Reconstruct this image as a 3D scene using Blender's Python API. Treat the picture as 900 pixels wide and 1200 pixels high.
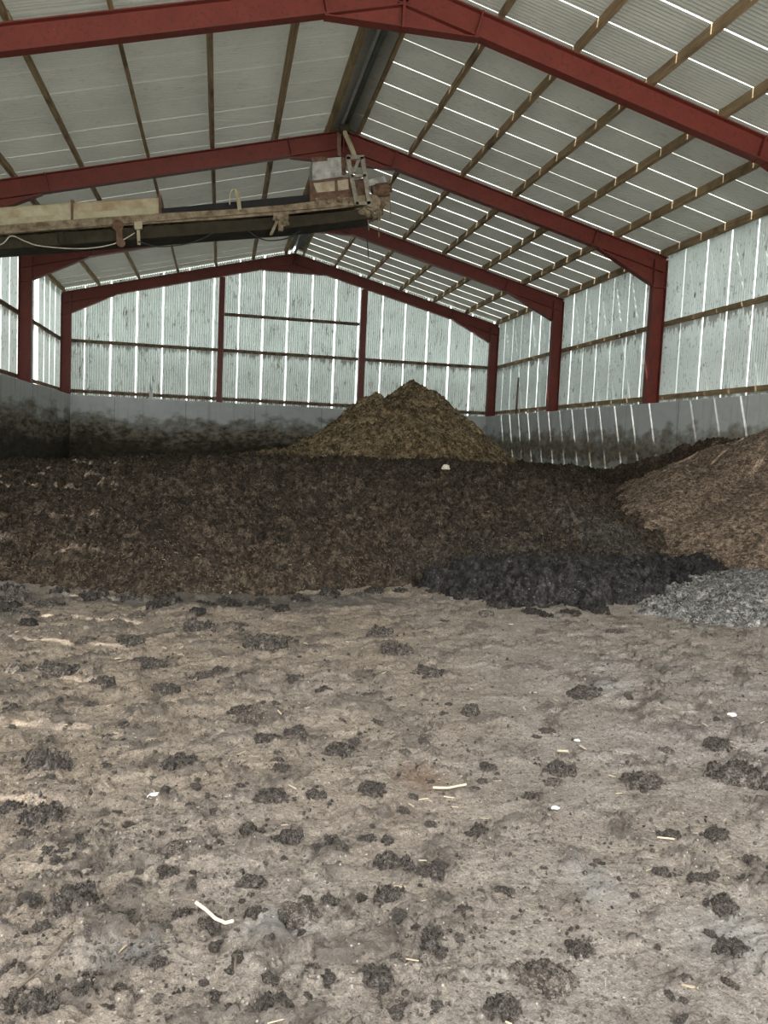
import bpy, bmesh, math, random
import numpy as np
from mathutils import Vector, Matrix

for _o in list(bpy.data.objects):
    bpy.data.objects.remove(_o)
SC = bpy.context.scene
COL = SC.collection
random.seed(7)

# ------------------------------------------------------------------ camera
F_PX, YAW, PITCH, ROLL = 968.4, 0.19797, 0.07995, 0.04531
EYE = np.array([0.0, 0.0, 1.6])


def ray(px, py):
    du, dv = px - 450, py - 600
    c, s = math.cos(ROLL), math.sin(ROLL)
    u = du * c + dv * s
    v = -du * s + dv * c
    x, d, up = u / F_PX, 1.0, -v / F_PX
    c, s = math.cos(PITCH), math.sin(PITCH)
    yf = d * c + up * s
    z = -d * s + up * c
    c, s = math.cos(YAW), math.sin(YAW)
    return np.array([x * c + yf * s, -x * s + yf * c, z])


def at_z(px, py, z=0.0):
    r = ray(px, py)
    return EYE + r * ((z - EYE[2]) / r[2])


def at_y(px, py, Y):
    r = ray(px, py)
    return EYE + r * (Y / r[1])


def at_x(px, py, X):
    r = ray(px, py)
    return EYE + r * (X / r[0])


cam_d = bpy.data.cameras.new('camera')
cam = bpy.data.objects.new('camera', cam_d)
COL.objects.link(cam)
cam_d.sensor_fit = 'VERTICAL'
cam_d.sensor_height = 24.0
cam_d.lens = 24.0 * F_PX / 1200.0
cam_d.clip_start = 0.05
cam_d.clip_end = 500
fwd = Vector(ray(450, 600)).normalized()
rgt = Vector(ray(451, 600) - ray(450, 600)).normalized()
upv = rgt.cross(fwd)
M = Matrix((rgt, upv, -fwd)).transposed().to_4x4()
M.translation = Vector(EYE)
cam.matrix_world = M
SC.camera = cam

# ------------------------------------------------------------------ light
SKY_STRENGTH = 2.6
SUN_STRENGTH = 9.5
SC.view_settings.view_transform = 'Standard'
SC.view_settings.look = 'None'
SC.view_settings.exposure = 1.1
SC.view_settings.gamma = 1.0
SC.view_settings.use_curve_mapping = False

world = bpy.data.worlds.new('sky')
SC.world = world
world.use_nodes = True
wn = world.node_tree.nodes
wl = world.node_tree.links
bg = wn['Background']
bg.inputs['Color'].default_value = (0.97, 0.98, 0.96, 1)
bg.inputs['Strength'].default_value = SKY_STRENGTH

sun_d = bpy.data.lights.new('sun', 'SUN')
sun_d.energy = SUN_STRENGTH
sun_d.angle = math.radians(0.6)
sun_d.color = (1.0, 0.96, 0.90)
sun = bpy.data.objects.new('sun', sun_d)
COL.objects.link(sun)
SUN_DIR = Vector((0.60, -0.225, -0.75)).normalized()
sun.rotation_euler = SUN_DIR.to_track_quat('-Z', 'Y').to_euler()
sun.location = (-10, 10, 30)

# ------------------------------------------------------------------ building dimensions
Y4, BAY = 30.74, 6.10
YF = [Y4 - 3 * BAY, Y4 - 2 * BAY, Y4 - BAY, Y4]
XL, XR, XA = -5.376, 10.16, 2.438
ZE, ZR, ZC, ZM, ZL = 6.37, 8.40, 2.89, 4.79, 3.03
XLo, XRo = XL - 0.17, XR + 0.17
YFRONT = 0.15


def roof_z(x):
    if x > XA:
        return ZR + (ZE - ZR) * (x - XA) / (XRo - XA)
    return ZR + (ZE - ZR) * (XA - x) / (XA - XLo)


# ------------------------------------------------------------------ noise (numpy)
def _h2(ix, iy, seed):
    n = (ix.astype(np.int64) * 374761393 + iy.astype(np.int64) * 668265263 + seed * 974634541) & 0xFFFFFFFF
    n = ((n ^ (n >> 13)) * 1274126177) & 0xFFFFFFFF
    return (n ^ (n >> 16)) & 0xFFFFFFFF


def perlin2(x, y, seed=0):
    x0 = np.floor(x); y0 = np.floor(y)
    fx = x - x0; fy = y - y0
    ux = fx * fx * fx * (fx * (fx * 6 - 15) + 10)
    uy = fy * fy * fy * (fy * (fy * 6 - 15) + 10)

    def g(ix, iy, dx, dy):
        a = _h2(ix, iy, seed) / 4294967296.0 * 2 * np.pi
        return np.cos(a) * dx + np.sin(a) * dy
    a = g(x0, y0, fx, fy); b = g(x0 + 1, y0, fx - 1, fy)
    c = g(x0, y0 + 1, fx, fy - 1); d = g(x0 + 1, y0 + 1, fx - 1, fy - 1)
    return 1.5 * ((a * (1 - ux) + b * ux) * (1 - uy) + (c * (1 - ux) + d * ux) * uy)


def fbm2(x, y, octs=4, seed=0, gain=0.5, lac=2.03):
    s = 0; a = 1.0
    for i in range(octs):
        s = s + a * perlin2(x, y, seed + i * 17)
        x = x * lac + 3.1; y = y * lac - 1.7; a *= gain
    return s


def ridge2(x, y, octs=3, seed=0, gain=0.55):
    s = 0; a = 1.0
    for i in range(octs):
        s = s + a * (1 - 2 * np.abs(perlin2(x, y, seed + i * 31)))
        x = x * 2.1 + 5.2; y = y * 2.1 + 1.3; a *= gain
    return s


def billow2(x, y, octs=3, seed=0, gain=0.55):
    s = 0; a = 1.0
    for i in range(octs):
        s = s + a * np.abs(perlin2(x, y, seed + i * 31))
        x = x * 2.1 + 5.2; y = y * 2.1 + 1.3; a *= gain
    return s


def perlin3(p, seed=0):
    i = np.floor(p); f = p - i
    u = f * f * f * (f * (f * 6 - 15) + 10)
    out = 0
    for dx in (0, 1):
        for dy in (0, 1):
            for dz in (0, 1):
                h = _h2(i[:, 0] + dx, i[:, 1] + dy, seed + 7) ^ _h2(i[:, 2] + dz, i[:, 0] + dx, seed + 91)
                h = _h2((h & 0xFFFF).astype(np.int64), (h >> 16).astype(np.int64), seed)
                a = (h & 0xFFFF) / 65536.0 * 2 * np.pi
                z = (h >> 16) / 32768.0 - 1
                r = np.sqrt(np.maximum(0, 1 - z * z))
                d = r * np.cos(a) * (f[:, 0] - dx) + r * np.sin(a) * (f[:, 1] - dy) + z * (f[:, 2] - dz)
                w = (u[:, 0] if dx else 1 - u[:, 0]) * (u[:, 1] if dy else 1 - u[:, 1]) * (u[:, 2] if dz else 1 - u[:, 2])
                out = out + d * w
    return 1.5 * out


def smooth(a, b, x):
    t = np.clip((x - a) / (b - a), 0, 1)
    return t * t * (3 - 2 * t)


# ------------------------------------------------------------------ mesh helpers
class MB:
    def __init__(self):
        self.v = []
        self.f = []

    def hexa(self, p):
        n = len(self.v)
        self.v += [tuple(q) for q in p]
        for q in ((0, 3, 2, 1), (4, 5, 6, 7), (0, 1, 5, 4), (1, 2, 6, 5), (2, 3, 7, 6), (3, 0, 4, 7)):
            self.f.append(tuple(n + k for k in q))

    def box(self, a, b):
        (x0, y0, z0), (x1, y1, z1) = a, b
        self.hexa([(x0, y0, z0), (x1, y0, z0), (x1, y1, z0), (x0, y1, z0),
                   (x0, y0, z1), (x1, y0, z1), (x1, y1, z1), (x0, y1, z1)])

    def bar(self, p0, p1, s, s0, s1, u, u0, u1):
        """box along p0-p1, spanning s0..s1 along side vector s and u0..u1 along up vector u"""
        p0, p1, s, u = Vector(p0), Vector(p1), Vector(s).normalized(), Vector(u).normalized()
        q = []
        for uu in (u0, u1):
            q += [p0 + s * s0 + u * uu, p1 + s * s0 + u * uu, p1 + s * s1 + u * uu, p0 + s * s1 + u * uu]
        self.hexa(q)

    def prism(self, xz, y0, y1):
        n = len(self.v); k = len(xz)
        self.v += [(x, y0, z) for x, z in xz] + [(x, y1, z) for x, z in xz]
        self.f.append(tuple(n + i for i in range(k)))
        self.f.append(tuple(n + k + i for i in reversed(range(k))))
        for i in range(k):
            j = (i + 1) % k
            self.f.append((n + j, n + i, n + k + i, n + k + j))

    def tube(self, pts, r, sides=8, cap=True):
        pts = [Vector(p) for p in pts]
        rings = []
        for i, p in enumerate(pts):
            t = (pts[min(i + 1, len(pts) - 1)] - pts[max(i - 1, 0)]).normalized()
            a = t.cross(Vector((0, 0, 1)))
            if a.length < 0.05:
                a = t.cross(Vector((1, 0, 0)))
            a.normalize(); b = t.cross(a)
            n = len(self.v)
            rr = r[i] if isinstance(r, (list, tuple)) else r
            for k in range(sides):
                an = 2 * math.pi * k / sides
                self.v.append(tuple(p + a * rr * math.cos(an) + b * rr * math.sin(an)))
            rings.append(n)
        for m, n in zip(rings, rings[1:]):
            for k in range(sides):
                l = (k + 1) % sides
                self.f.append((m + k, m + l, n + l, n + k))
        if cap:
            self.f.append(tuple(rings[0] + k for k in reversed(range(sides))))
            self.f.append(tuple(rings[-1] + k for k in range(sides)))

    def build(self, name, mat, parent=None, bevel=0.0, smooth_shade=False):
        me = bpy.data.meshes.new(name)
        me.from_pydata(self.v, [], self.f)
        bm = bmesh.new(); bm.from_mesh(me)
        bmesh.ops.recalc_face_normals(bm, faces=bm.faces)
        bm.to_mesh(me); bm.free()
        return link(name, me, mat, parent, bevel, smooth_shade)


def link(name, me, mat, parent=None, bevel=0.0, smooth_shade=False):
    me.materials.append(mat)
    if smooth_shade:
        me.polygons.foreach_set('use_smooth', [True] * len(me.polygons))
    o = bpy.data.objects.new(name, me)
    COL.objects.link(o)
    if parent is not None:
        o.parent = parent
        o.matrix_parent_inverse = Matrix.Translation(-Vector(parent.location))
    if bevel:
        m = o.modifiers.new('bevel', 'BEVEL')
        m.width = bevel; m.segments = 2; m.limit_method = 'ANGLE'
    return o


def tag(o, label=None, cat=None, group=None, kind=None):
    if label: o['label'] = label
    if cat: o['category'] = cat
    if group: o['group'] = group
    if kind: o['kind'] = kind
    return o


def thing(name, loc, label, cat, group=None):
    o = bpy.data.objects.new(name, None)
    o.location = loc
    o.empty_display_size = 0.2
    COL.objects.link(o)
    return tag(o, label, cat, group)


def grid_mesh(name, X, Y, Z, mat, parent=None):
    """X, Y, Z: (rows, cols) arrays"""
    r, c = X.shape
    me = bpy.data.meshes.new(name)
    co = np.stack([X, Y, Z], -1).reshape(-1, 3).astype(np.float32)
    idx = np.arange(r * c).reshape(r, c)
    q = np.stack([idx[:-1, :-1], idx[:-1, 1:], idx[1:, 1:], idx[1:, :-1]], -1).reshape(-1, 4)
    n = len(q)
    me.vertices.add(len(co)); me.vertices.foreach_set('co', co.ravel())
    me.loops.add(n * 4); me.loops.foreach_set('vertex_index', q.ravel().astype(np.int32))
    me.polygons.add(n)
    me.polygons.foreach_set('loop_start', np.arange(0, n * 4, 4, dtype=np.int32))
    me.polygons.foreach_set('use_smooth', np.ones(n, dtype=bool))
    me.update(calc_edges=True)
    me.validate()
    return link(name, me, mat, parent)


def clip_grid_mesh(name, X, Y, Z, keep, mat):
    """grid mesh with only the quads that have all four corners kept"""
    r, c = X.shape
    idx = np.arange(r * c).reshape(r, c)
    k = keep[:-1, :-1] | keep[:-1, 1:] | keep[1:, 1:] | keep[1:, :-1]
    q = np.stack([idx[:-1, :-1], idx[:-1, 1:], idx[1:, 1:], idx[1:, :-1]], -1)[k]
    used = np.unique(q)
    remap = np.full(r * c, -1); remap[used] = np.arange(len(used))
    q = remap[q]
    co = np.stack([X, Y, Z], -1).reshape(-1, 3)[used].astype(np.float32)
    n = len(q)
    me = bpy.data.meshes.new(name)
    me.vertices.add(len(co)); me.vertices.foreach_set('co', co.ravel())
    me.loops.add(n * 4); me.loops.foreach_set('vertex_index', q.ravel().astype(np.int32))
    me.polygons.add(n)
    me.polygons.foreach_set('loop_start', np.arange(0, n * 4, 4, dtype=np.int32))
    me.polygons.foreach_set('use_smooth', np.ones(n, dtype=bool))
    me.update(calc_edges=True)
    me.validate()
    return link(name, me, mat)


# ------------------------------------------------------------------ materials
class NT:
    def __init__(self, name):
        self.m = bpy.data.materials.new(name)
        self.m.use_nodes = True
        self.t = self.m.node_tree
        self.b = self.t.nodes['Principled BSDF']
        self.out = self.t.nodes['Material Output']
        self.tc = self.t.nodes.new('ShaderNodeTexCoord')
        self.co = self.tc.outputs['Object']

    def n(self, kind, **kw):
        o = self.t.nodes.new(kind)
        for k, v in kw.items():
            setattr(o, k, v)
        return o

    def l(self, a, b):
        self.t.links.new(a, b)

    def mapping(self, scale=(1, 1, 1), rot=(0, 0, 0), src=None):
        m = self.n('ShaderNodeMapping')
        m.inputs['Scale'].default_value = scale
        m.inputs['Rotation'].default_value = rot
        self.l(src or self.co, m.inputs['Vector'])
        return m.outputs['Vector']

    def noise(self, scale, detail=4, rough=0.6, vec=None, dist=0.0):
        o = self.n('ShaderNodeTexNoise')
        o.inputs['Scale'].default_value = scale
        o.inputs['Detail'].default_value = detail
        o.inputs['Roughness'].default_value = rough
        o.inputs['Distortion'].default_value = dist
        self.l(vec or self.co, o.inputs['Vector'])
        return o.outputs['Fac']

    def voro(self, scale, vec=None, out='Distance', feature='F1'):
        o = self.n('ShaderNodeTexVoronoi', feature=feature)
        o.inputs['Scale'].default_value = scale
        self.l(vec or self.co, o.inputs['Vector'])
        return o.outputs[out]

    def ramp(self, fac, stops):
        o = self.n('ShaderNodeValToRGB')
        e = o.color_ramp.elements
        while len(e) < len(stops):
            e.new(0.5)
        for el, (p, c) in zip(e, stops):
            el.position = p
            el.color = (c, c, c, 1) if isinstance(c, (int, float)) else (*c, 1)
        self.l(fac, o.inputs['Fac'])
        return o.outputs['Color']

    def mix(self, fac, a, b):
        o = self.n('ShaderNodeMix', data_type='RGBA')
        for s, v in ((o.inputs['Factor'], fac), (o.inputs[6], a), (o.inputs[7], b)):
            if isinstance(v, (int, float)):
                s.default_value = v
            elif isinstance(v, tuple):
                s.default_value = (*v, 1)
            else:
                self.l(v, s)
        return o.outputs[2]

    def math(self, op, a, b=0.0, clamp=False):
        o = self.n('ShaderNodeMath', operation=op, use_clamp=clamp)
        for s, v in ((o.inputs[0], a), (o.inputs[1], b)):
            if isinstance(v, (int, float)):
                s.default_value = v
            else:
                self.l(v, s)
        return o.outputs[0]

    def xyz(self, vec=None):
        o = self.n('ShaderNodeSeparateXYZ')
        self.l(vec or self.co, o.inputs[0])
        return o.outputs

    def bump(self, h, strength=0.5, dist=0.02, prev=None):
        o = self.n('ShaderNodeBump')
        o.inputs['Strength'].default_value = strength
        o.inputs['Distance'].default_value = dist
        self.l(h, o.inputs['Height'])
        if prev is not None:
            self.l(prev, o.inputs['Normal'])
        return o.outputs['Normal']

    def finish(self, color, rough=0.9, normal=None, metallic=0.0, spec=0.3):
        b = self.b
        if isinstance(color, tuple):
            b.inputs['Base Color'].default_value = (*color, 1)
        else:
            self.l(color, b.inputs['Base Color'])
        if isinstance(rough, (int, float)):
            b.inputs['Roughness'].default_value = rough
        else:
            self.l(rough, b.inputs['Roughness'])
        b.inputs['Metallic'].default_value = metallic
        b.inputs['Specular IOR Level'].default_value = spec
        if normal is not None:
            self.l(normal, b.inputs['Normal'])
        return self.m


def mat_sheet(name, base, dirt, amount, stretch, transl, rail_z=None):
    """weathered profiled sheeting; lets a little daylight through"""
    t = NT(name)
    v = t.mapping(stretch)
    n1 = t.noise(0.9, 5, 0.65)
    n2 = t.noise(9.0, 5, 0.65, v)
    n3 = t.noise(30.0, 3, 0.6, v)
    c = t.mix(t.ramp(n1, [(0.35, 0.0), (0.7, 0.5)]), base, tuple(0.68 * q for q in base))
    clus = t.ramp(t.noise(1.7, 3, 0.6), [(0.38, 0.0), (0.62, 1.0)])
    m2 = t.ramp(n2, [(0.57, 0.0), (0.64, 1.0)])
    m3 = t.ramp(n3, [(0.60, 0.0), (0.66, 0.8)])
    fl = t.math('MULTIPLY', t.math('MAXIMUM', t.math('MULTIPLY', m2, clus), t.math('MULTIPLY', m3, 0.7)), amount)
    if rail_z:
        z = t.xyz()[2]
        band = None
        for rz in rail_z:
            d = t.math('SUBTRACT', rz, z)
            w = t.math('ADD', -0.45, t.math('MULTIPLY', t.noise(5.0, 4, 0.7, t.mapping((1.6, 1.6, 0.3))), 1.25))
            k = t.math('MULTIPLY', t.math('GREATER_THAN', d, -0.03), t.math('SUBTRACT', 1.0, t.math('DIVIDE', d, w), True))
            k = t.math('MULTIPLY', k, t.math('GREATER_THAN', w, 0.03))
            band = k if band is None else t.math('MAXIMUM', band, k)
        fl = t.math('MAXIMUM', fl, t.math('MULTIPLY', t.ramp(band, [(0.05, 0.0), (0.35, 1.0)]), 0.7))
        low = t.ramp(t.math('SUBTRACT', 4.9, z), [(0.0, 0.0), (1.0, 0.22)])
        c = t.mix(low, c, dirt)
    c = t.mix(fl, c, dirt)
    t.finish(c, 0.42, metallic=0.25, spec=0.5)
    tr = t.n('ShaderNodeBsdfTranslucent')
    t.l(c, tr.inputs['Color'])
    mx = t.n('ShaderNodeMixShader')
    mx.inputs[0].default_value = transl
    t.l(t.b.outputs[0], mx.inputs[1]); t.l(tr.outputs[0], mx.inputs[2])
    t.l(mx.outputs[0], t.out.inputs['Surface'])
    return t.m


def mat_concrete(name, tide, dark, strength, lo=None, sy=1.0):
    t = NT(name)
    x, y, z = t.xyz()
    n1 = t.noise(0.7, 5, 0.65)
    n2 = t.noise(1.6, 6, 0.62, t.mapping((1.0, sy, 1.9)))
    n3 = t.noise(16.0, 5, 0.75)
    drip = t.noise(3.5, 5, 0.7, t.mapping((1.0, 1.0, 0.10)))
    base = t.mix(n2, (0.40, 0.425, 0.42), (0.60, 0.63, 0.625))
    base = t.mix(t.ramp(drip, [(0.52, 0.0), (0.72, 0.55)]), base, (0.24, 0.22, 0.185))
    seam = t.math('FRACT', t.math('DIVIDE', t.math('ADD', x, y), 2.44))
    base = t.mix(t.math('MULTIPLY', t.math('LESS_THAN', seam, 0.010), 0.5), base, (0.12, 0.115, 0.10))
    lev = t.math('ADD', z, t.math('MULTIPLY', t.math('SUBTRACT', n1, 0.5), 1.0))
    lev = t.math('ADD', lev, t.math('MULTIPLY', t.math('SUBTRACT', n2, 0.5), 1.5))
    d = t.math('SUBTRACT', tide, lev)
    k = t.ramp(t.math('ADD', 0.5, d), [(0.38, 0.0), (0.62, 0.65), (0.98, 1.0)])
    k = t.math('MULTIPLY', k, strength)
    if lo is not None:                       # cleaner again near the foot
        k = t.math('MULTIPLY', k, t.ramp(t.math('ADD', 0.5, t.math('SUBTRACT', lev, lo)), [(0.4, 0.45), (0.6, 1.0)]))
    mott = t.ramp(t.noise(5.0, 6, 0.72, t.mapping((1.0, sy, 1.6))), [(0.42, 0.0), (0.60, 1.0)])
    stain = t.mix(mott, (0.21, 0.175, 0.125), dark)
    c = t.mix(k, base, stain)
    deep = t.ramp(t.math('ADD', 0.5, t.math('SUBTRACT', tide - 0.75, lev)), [(0.4, 0.0), (0.75, 0.85)])
    c = t.mix(t.math('MULTIPLY', deep, strength if lo is None else 0.0), c, dark)
    sp = t.ramp(n3, [(0.62, 0.0), (0.68, 0.8)])
    c = t.mix(t.math('MULTIPLY', sp, t.ramp(n1, [(0.4, 0.1), (0.6, 0.9)])), c, (0.06, 0.05, 0.035))
    nb = t.bump(n3, 0.25, 0.02)
    return t.finish(c, 0.85, nb, spec=0.2)


def mat_red():
    t = NT('red_oxide_steel')
    n1 = t.noise(2.5, 5, 0.65)
    n2 = t.noise(14.0, 5, 0.7)
    c = t.mix(n1, (0.105, 0.019, 0.013), (0.200, 0.040, 0.028))
    c = t.mix(t.ramp(n2, [(0.52, 0.0), (0.66, 0.75)]), c, (0.060, 0.026, 0.018))
    c = t.mix(t.ramp(t.noise(30, 2), [(0.72, 0.0), (0.76, 0.5)]), c, (0.35, 0.28, 0.22))
    return t.finish(c, 0.5, t.bump(n2, 0.15, 0.01), spec=0.35)


def mat_timber():
    t = NT('weathered_timber')
    v = t.mapping((6, 0.5, 6))
    n1 = t.noise(3.0, 6, 0.7, v)
    n2 = t.noise(1.3, 4)
    c = t.mix(t.ramp(n1, [(0.3, 0.0), (0.7, 1.0)]), (0.17, 0.115, 0.06), (0.36, 0.27, 0.16))
    c = t.mix(t.ramp(n2, [(0.5, 0.0), (0.68, 0.7)]), c, (0.085, 0.06, 0.035))
    return t.finish(c, 0.85, t.bump(n1, 0.3, 0.01), spec=0.2)


def mat_rail():
    t = NT('dirty_timber_rail')
    n1 = t.noise(5.0, 6, 0.7)
    c = t.mix(t.ramp(n1, [(0.35, 0.0), (0.65, 1.0)]), (0.075, 0.052, 0.035), (0.22, 0.16, 0.11))
    return t.finish(c, 0.85, t.bump(n1, 0.4, 0.02), spec=0.2)


def mat_muck(name, c0, c1, fleck, fleck_amt, scale=1.0, bump=0.6, extra=None, rough=0.95):
    t = NT(name)
    n1 = t.noise(1.1 * scale, 5, 0.6)
    n2 = t.noise(14 * scale, 6, 0.75)
    n3 = t.noise(60 * scale, 4, 0.7)
    c = t.mix(t.ramp(n1, [(0.35, 0.0), (0.65, 1.0)]), c0, c1)
    c = t.mix(t.ramp(n2, [(0.40, 0.75), (0.56, 0.0)]), c, tuple(0.35 * q for q in c0))  # low spots of the bump painted darker, imitating shaded crevices
    if extra:
        c = extra(t, c)
    wp = t.n('ShaderNodeVectorMath', operation='ADD')
    nv = t.n('ShaderNodeTexNoise'); nv.inputs['Scale'].default_value = 40 * scale; nv.inputs['Detail'].default_value = 2
    t.l(t.co, nv.inputs['Vector'])
    sc_ = t.n('ShaderNodeVectorMath', operation='SCALE'); sc_.inputs['Scale'].default_value = 0.03 / scale
    t.l(nv.outputs['Color'], sc_.inputs[0]); t.l(t.co, wp.inputs[0]); t.l(sc_.outputs[0], wp.inputs[1])
    tone = None
    for k_, lo_, hi_ in ((22, 0.55, 1.5), (55, 0.45, 1.7)):
        sv = t.n('ShaderNodeSeparateColor'); t.l(t.voro(k_ * scale, wp.outputs[0], 'Color'), sv.inputs[0])
        q_ = t.ramp(sv.outputs[1], [(0.0, lo_ / 2), (1.0, hi_ / 2)])
        tone = q_ if tone is None else t.math('MULTIPLY', tone, t.math('MULTIPLY', q_, 2.0))
    vm = t.n('ShaderNodeVectorMath', operation='SCALE')
    t.l(c, vm.inputs[0]); t.l(t.math('MULTIPLY', tone, 2.0), vm.inputs['Scale'])
    c = vm.outputs[0]
    vv = t.voro(75 * scale, None, 'Color')
    s = t.n('ShaderNodeSeparateColor'); t.l(vv, s.inputs[0])
    dist = t.voro(75 * scale)
    fl = t.math('MULTIPLY', t.math('GREATER_THAN', s.outputs[0], 1.0 - fleck_amt), t.math('LESS_THAN', dist, 0.42))
    patch = t.ramp(t.noise(3.0 * scale, 3), [(0.35, 0.25), (0.6, 1.0)])
    fl = t.math('MULTIPLY', fl, patch)
    c = t.mix(fl, c, t.mix(s.outputs[1], fleck, tuple(0.45 * q for q in fleck)))
    h = t.math('ADD', t.math('MULTIPLY', n2, 1.0), t.math('MULTIPLY', n3, 0.45))
    nb = t.bump(h, bump, 0.05 / scale)
    return t.finish(c, rough, nb, spec=0.2)


def mat_plain(name, c0, c1, scale=6.0, rough=0.8, metallic=0.0, bump=0.2):
    t = NT(name)
    n1 = t.noise(scale, 6, 0.7)
    c = t.mix(t.ramp(n1, [(0.35, 0.0), (0.65, 1.0)]), c0, c1)
    return t.finish(c, rough, t.bump(n1, bump, 0.01), metallic, 0.3)


def blob(t, x, y, cx, cy, rx, ry, soft, nz):
    """soft noisy elliptical patch mask"""
    dx = t.math('DIVIDE', t.math('SUBTRACT', x, cx), rx)
    dy = t.math('DIVIDE', t.math('SUBTRACT', y, cy), ry)
    d = t.math('SQRT', t.math('ADD', t.math('MULTIPLY', dx, dx), t.math('MULTIPLY', dy, dy)))
    d = t.math('ADD', d, t.math('MULTIPLY', t.math('SUBTRACT', nz, 0.5), 1.4))
    return t.math('DIVIDE', t.math('SUBTRACT', 1.0, d), soft, True)


def mat_floor():
    t = NT('trodden_muck_floor')
    x, y, z = t.xyz()
    n1 = t.noise(0.55, 5, 0.6)
    n2 = t.noise(3.2, 6, 0.7)
    n3 = t.noise(26, 6, 0.75)
    n4 = t.noise(140, 4, 0.7)
    brown, grey = (0.415, 0.338, 0.262), (0.415, 0.390, 0.374)
    k = t.math('ADD', t.math('MULTIPLY', x, 0.16), t.math('MULTIPLY', t.math('SUBTRACT', n1, 0.5), 1.6))
    k = t.math('ADD', k, t.math('MULTIPLY', t.math('SUBTRACT', 5.0, y), 0.10))
    c = t.mix(t.math('ADD', k, 0.1, True), brown, grey)
    c = t.mix(t.ramp(n2, [(0.40, 0.6), (0.60, 0.0)]), c, (0.215, 0.178, 0.148))
    c = t.mix(t.ramp(n2, [(0.60, 0.0), (0.74, 0.5)]), c, (0.47, 0.42, 0.37))
    c = t.mix(t.ramp(n3, [(0.36, 0.7), (0.47, 0.0)]), c, (0.12, 0.10, 0.088))  # bump hollows darkened in the colour as crevice shade
    g1 = t.ramp(t.noise(55, 5, 0.8), [(0.30, 0.30), (0.50, 0.5), (0.70, 0.70)])
    g2 = t.ramp(n4, [(0.30, 0.32), (0.50, 0.5), (0.70, 0.68)])
    vm = t.n('ShaderNodeVectorMath', operation='SCALE')
    t.l(c, vm.inputs[0]); t.l(t.math('MULTIPLY', t.math('MULTIPLY', g1, g2), 4.0), vm.inputs['Scale'])
    c = vm.outputs[0]
    at = t.n('ShaderNodeAttribute'); at.attribute_name = 'muck'
    mk = t.math('MULTIPLY', at.outputs['Fac'], t.ramp(n3, [(0.30, 1.0), (0.62, 0.55)]))
    c = t.mix(mk, c, t.mix(n2, (0.105, 0.090, 0.078), (0.165, 0.142, 0.124)))
    # standing damp by the left of the heap, grey gravelly spill, pale scuffs of bare concrete and a thin painted sun streak at left
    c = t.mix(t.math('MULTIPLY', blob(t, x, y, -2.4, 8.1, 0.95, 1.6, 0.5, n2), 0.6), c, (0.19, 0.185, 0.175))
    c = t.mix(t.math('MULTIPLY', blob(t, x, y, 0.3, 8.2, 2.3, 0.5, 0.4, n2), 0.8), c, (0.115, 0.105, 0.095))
    for cx, cy, rx, ry in ((1.42, 2.72, 0.16, 0.26), (1.75, 2.35, 0.35, 0.25), (-2.0, 6.8, 0.45, 0.07), (2.6, 5.1, 0.3, 0.2), (0.2, 2.6, 0.2, 0.12), (-0.25, 2.5, 0.2, 0.1)):
        c = t.mix(t.math('MULTIPLY', blob(t, x, y, cx, cy, rx, ry, 0.7, n3), 0.28), c, (0.46, 0.475, 0.475))
    c = t.mix(t.math('MULTIPLY', blob(t, x, y, 0.99, 3.75, 0.17, 0.22, 0.8, n3), 0.7), c, (0.235, 0.150, 0.100))
    vv = t.voro(85, None, 'Color')
    s = t.n('ShaderNodeSeparateColor'); t.l(vv, s.inputs[0])
    fl = t.math('MULTIPLY', t.math('GREATER_THAN', s.outputs[0], 0.965), t.math('LESS_THAN', t.voro(85), 0.35))
    c = t.mix(fl, c, (0.62, 0.56, 0.48))
    fd = t.math('MULTIPLY', t.math('LESS_THAN', s.outputs[1], 0.06), t.math('LESS_THAN', t.voro(85), 0.5))
    c = t.mix(t.math('MULTIPLY', fd, 0.8), c, (0.09, 0.078, 0.068))
    h = t.math('ADD', n3, t.math('MULTIPLY', n4, 0.35))
    nb = t.bump(h, 1.0, 0.035)
    return t.finish(c, 0.9, nb, spec=0.2)


M_roof = mat_sheet('roof_sheet', (0.335, 0.345, 0.305), (0.14, 0.115, 0.08), 0.3, (0.7, 1.0, 0.7), 0.035)
M_wall = mat_sheet('wall_sheet', (0.59, 0.665, 0.645), (0.085, 0.07, 0.045), 0.9, (1.0, 1.0, 0.35), 0.095, (ZM, 3.08))
M_conc_b = mat_concrete('concrete_back', 2.25, (0.030, 0.024, 0.016), 0.95)
M_conc_r = mat_concrete('concrete_right', 2.25, (0.075, 0.058, 0.038), 0.92, 1.45)
M_conc_l = mat_concrete('concrete_left', 2.35, (0.028, 0.022, 0.015), 0.97, None, 0.3)
M_red = mat_red()
M_timber = mat_timber()
M_rail = mat_rail()
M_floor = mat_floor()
M_yard = mat_plain('yard_concrete', (0.38, 0.37, 0.35), (0.50, 0.49, 0.46), 1.0, 0.9)


def _grey(t, c):
    x, y, z = t.xyz()
    nz = t.noise(1.6, 5, 0.65)
    c = t.mix(t.math('MULTIPLY', blob(t, x, y, 5.4, 10.4, 1.2, 1.6, 0.9, nz), 0.35), c, (0.125, 0.12, 0.115))
    c = t.mix(t.math('MULTIPLY', blob(t, x, y, 3.4, 9.4, 1.6, 1.0, 0.6, nz), 0.6), c, (0.05, 0.042, 0.035))
    return c


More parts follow.
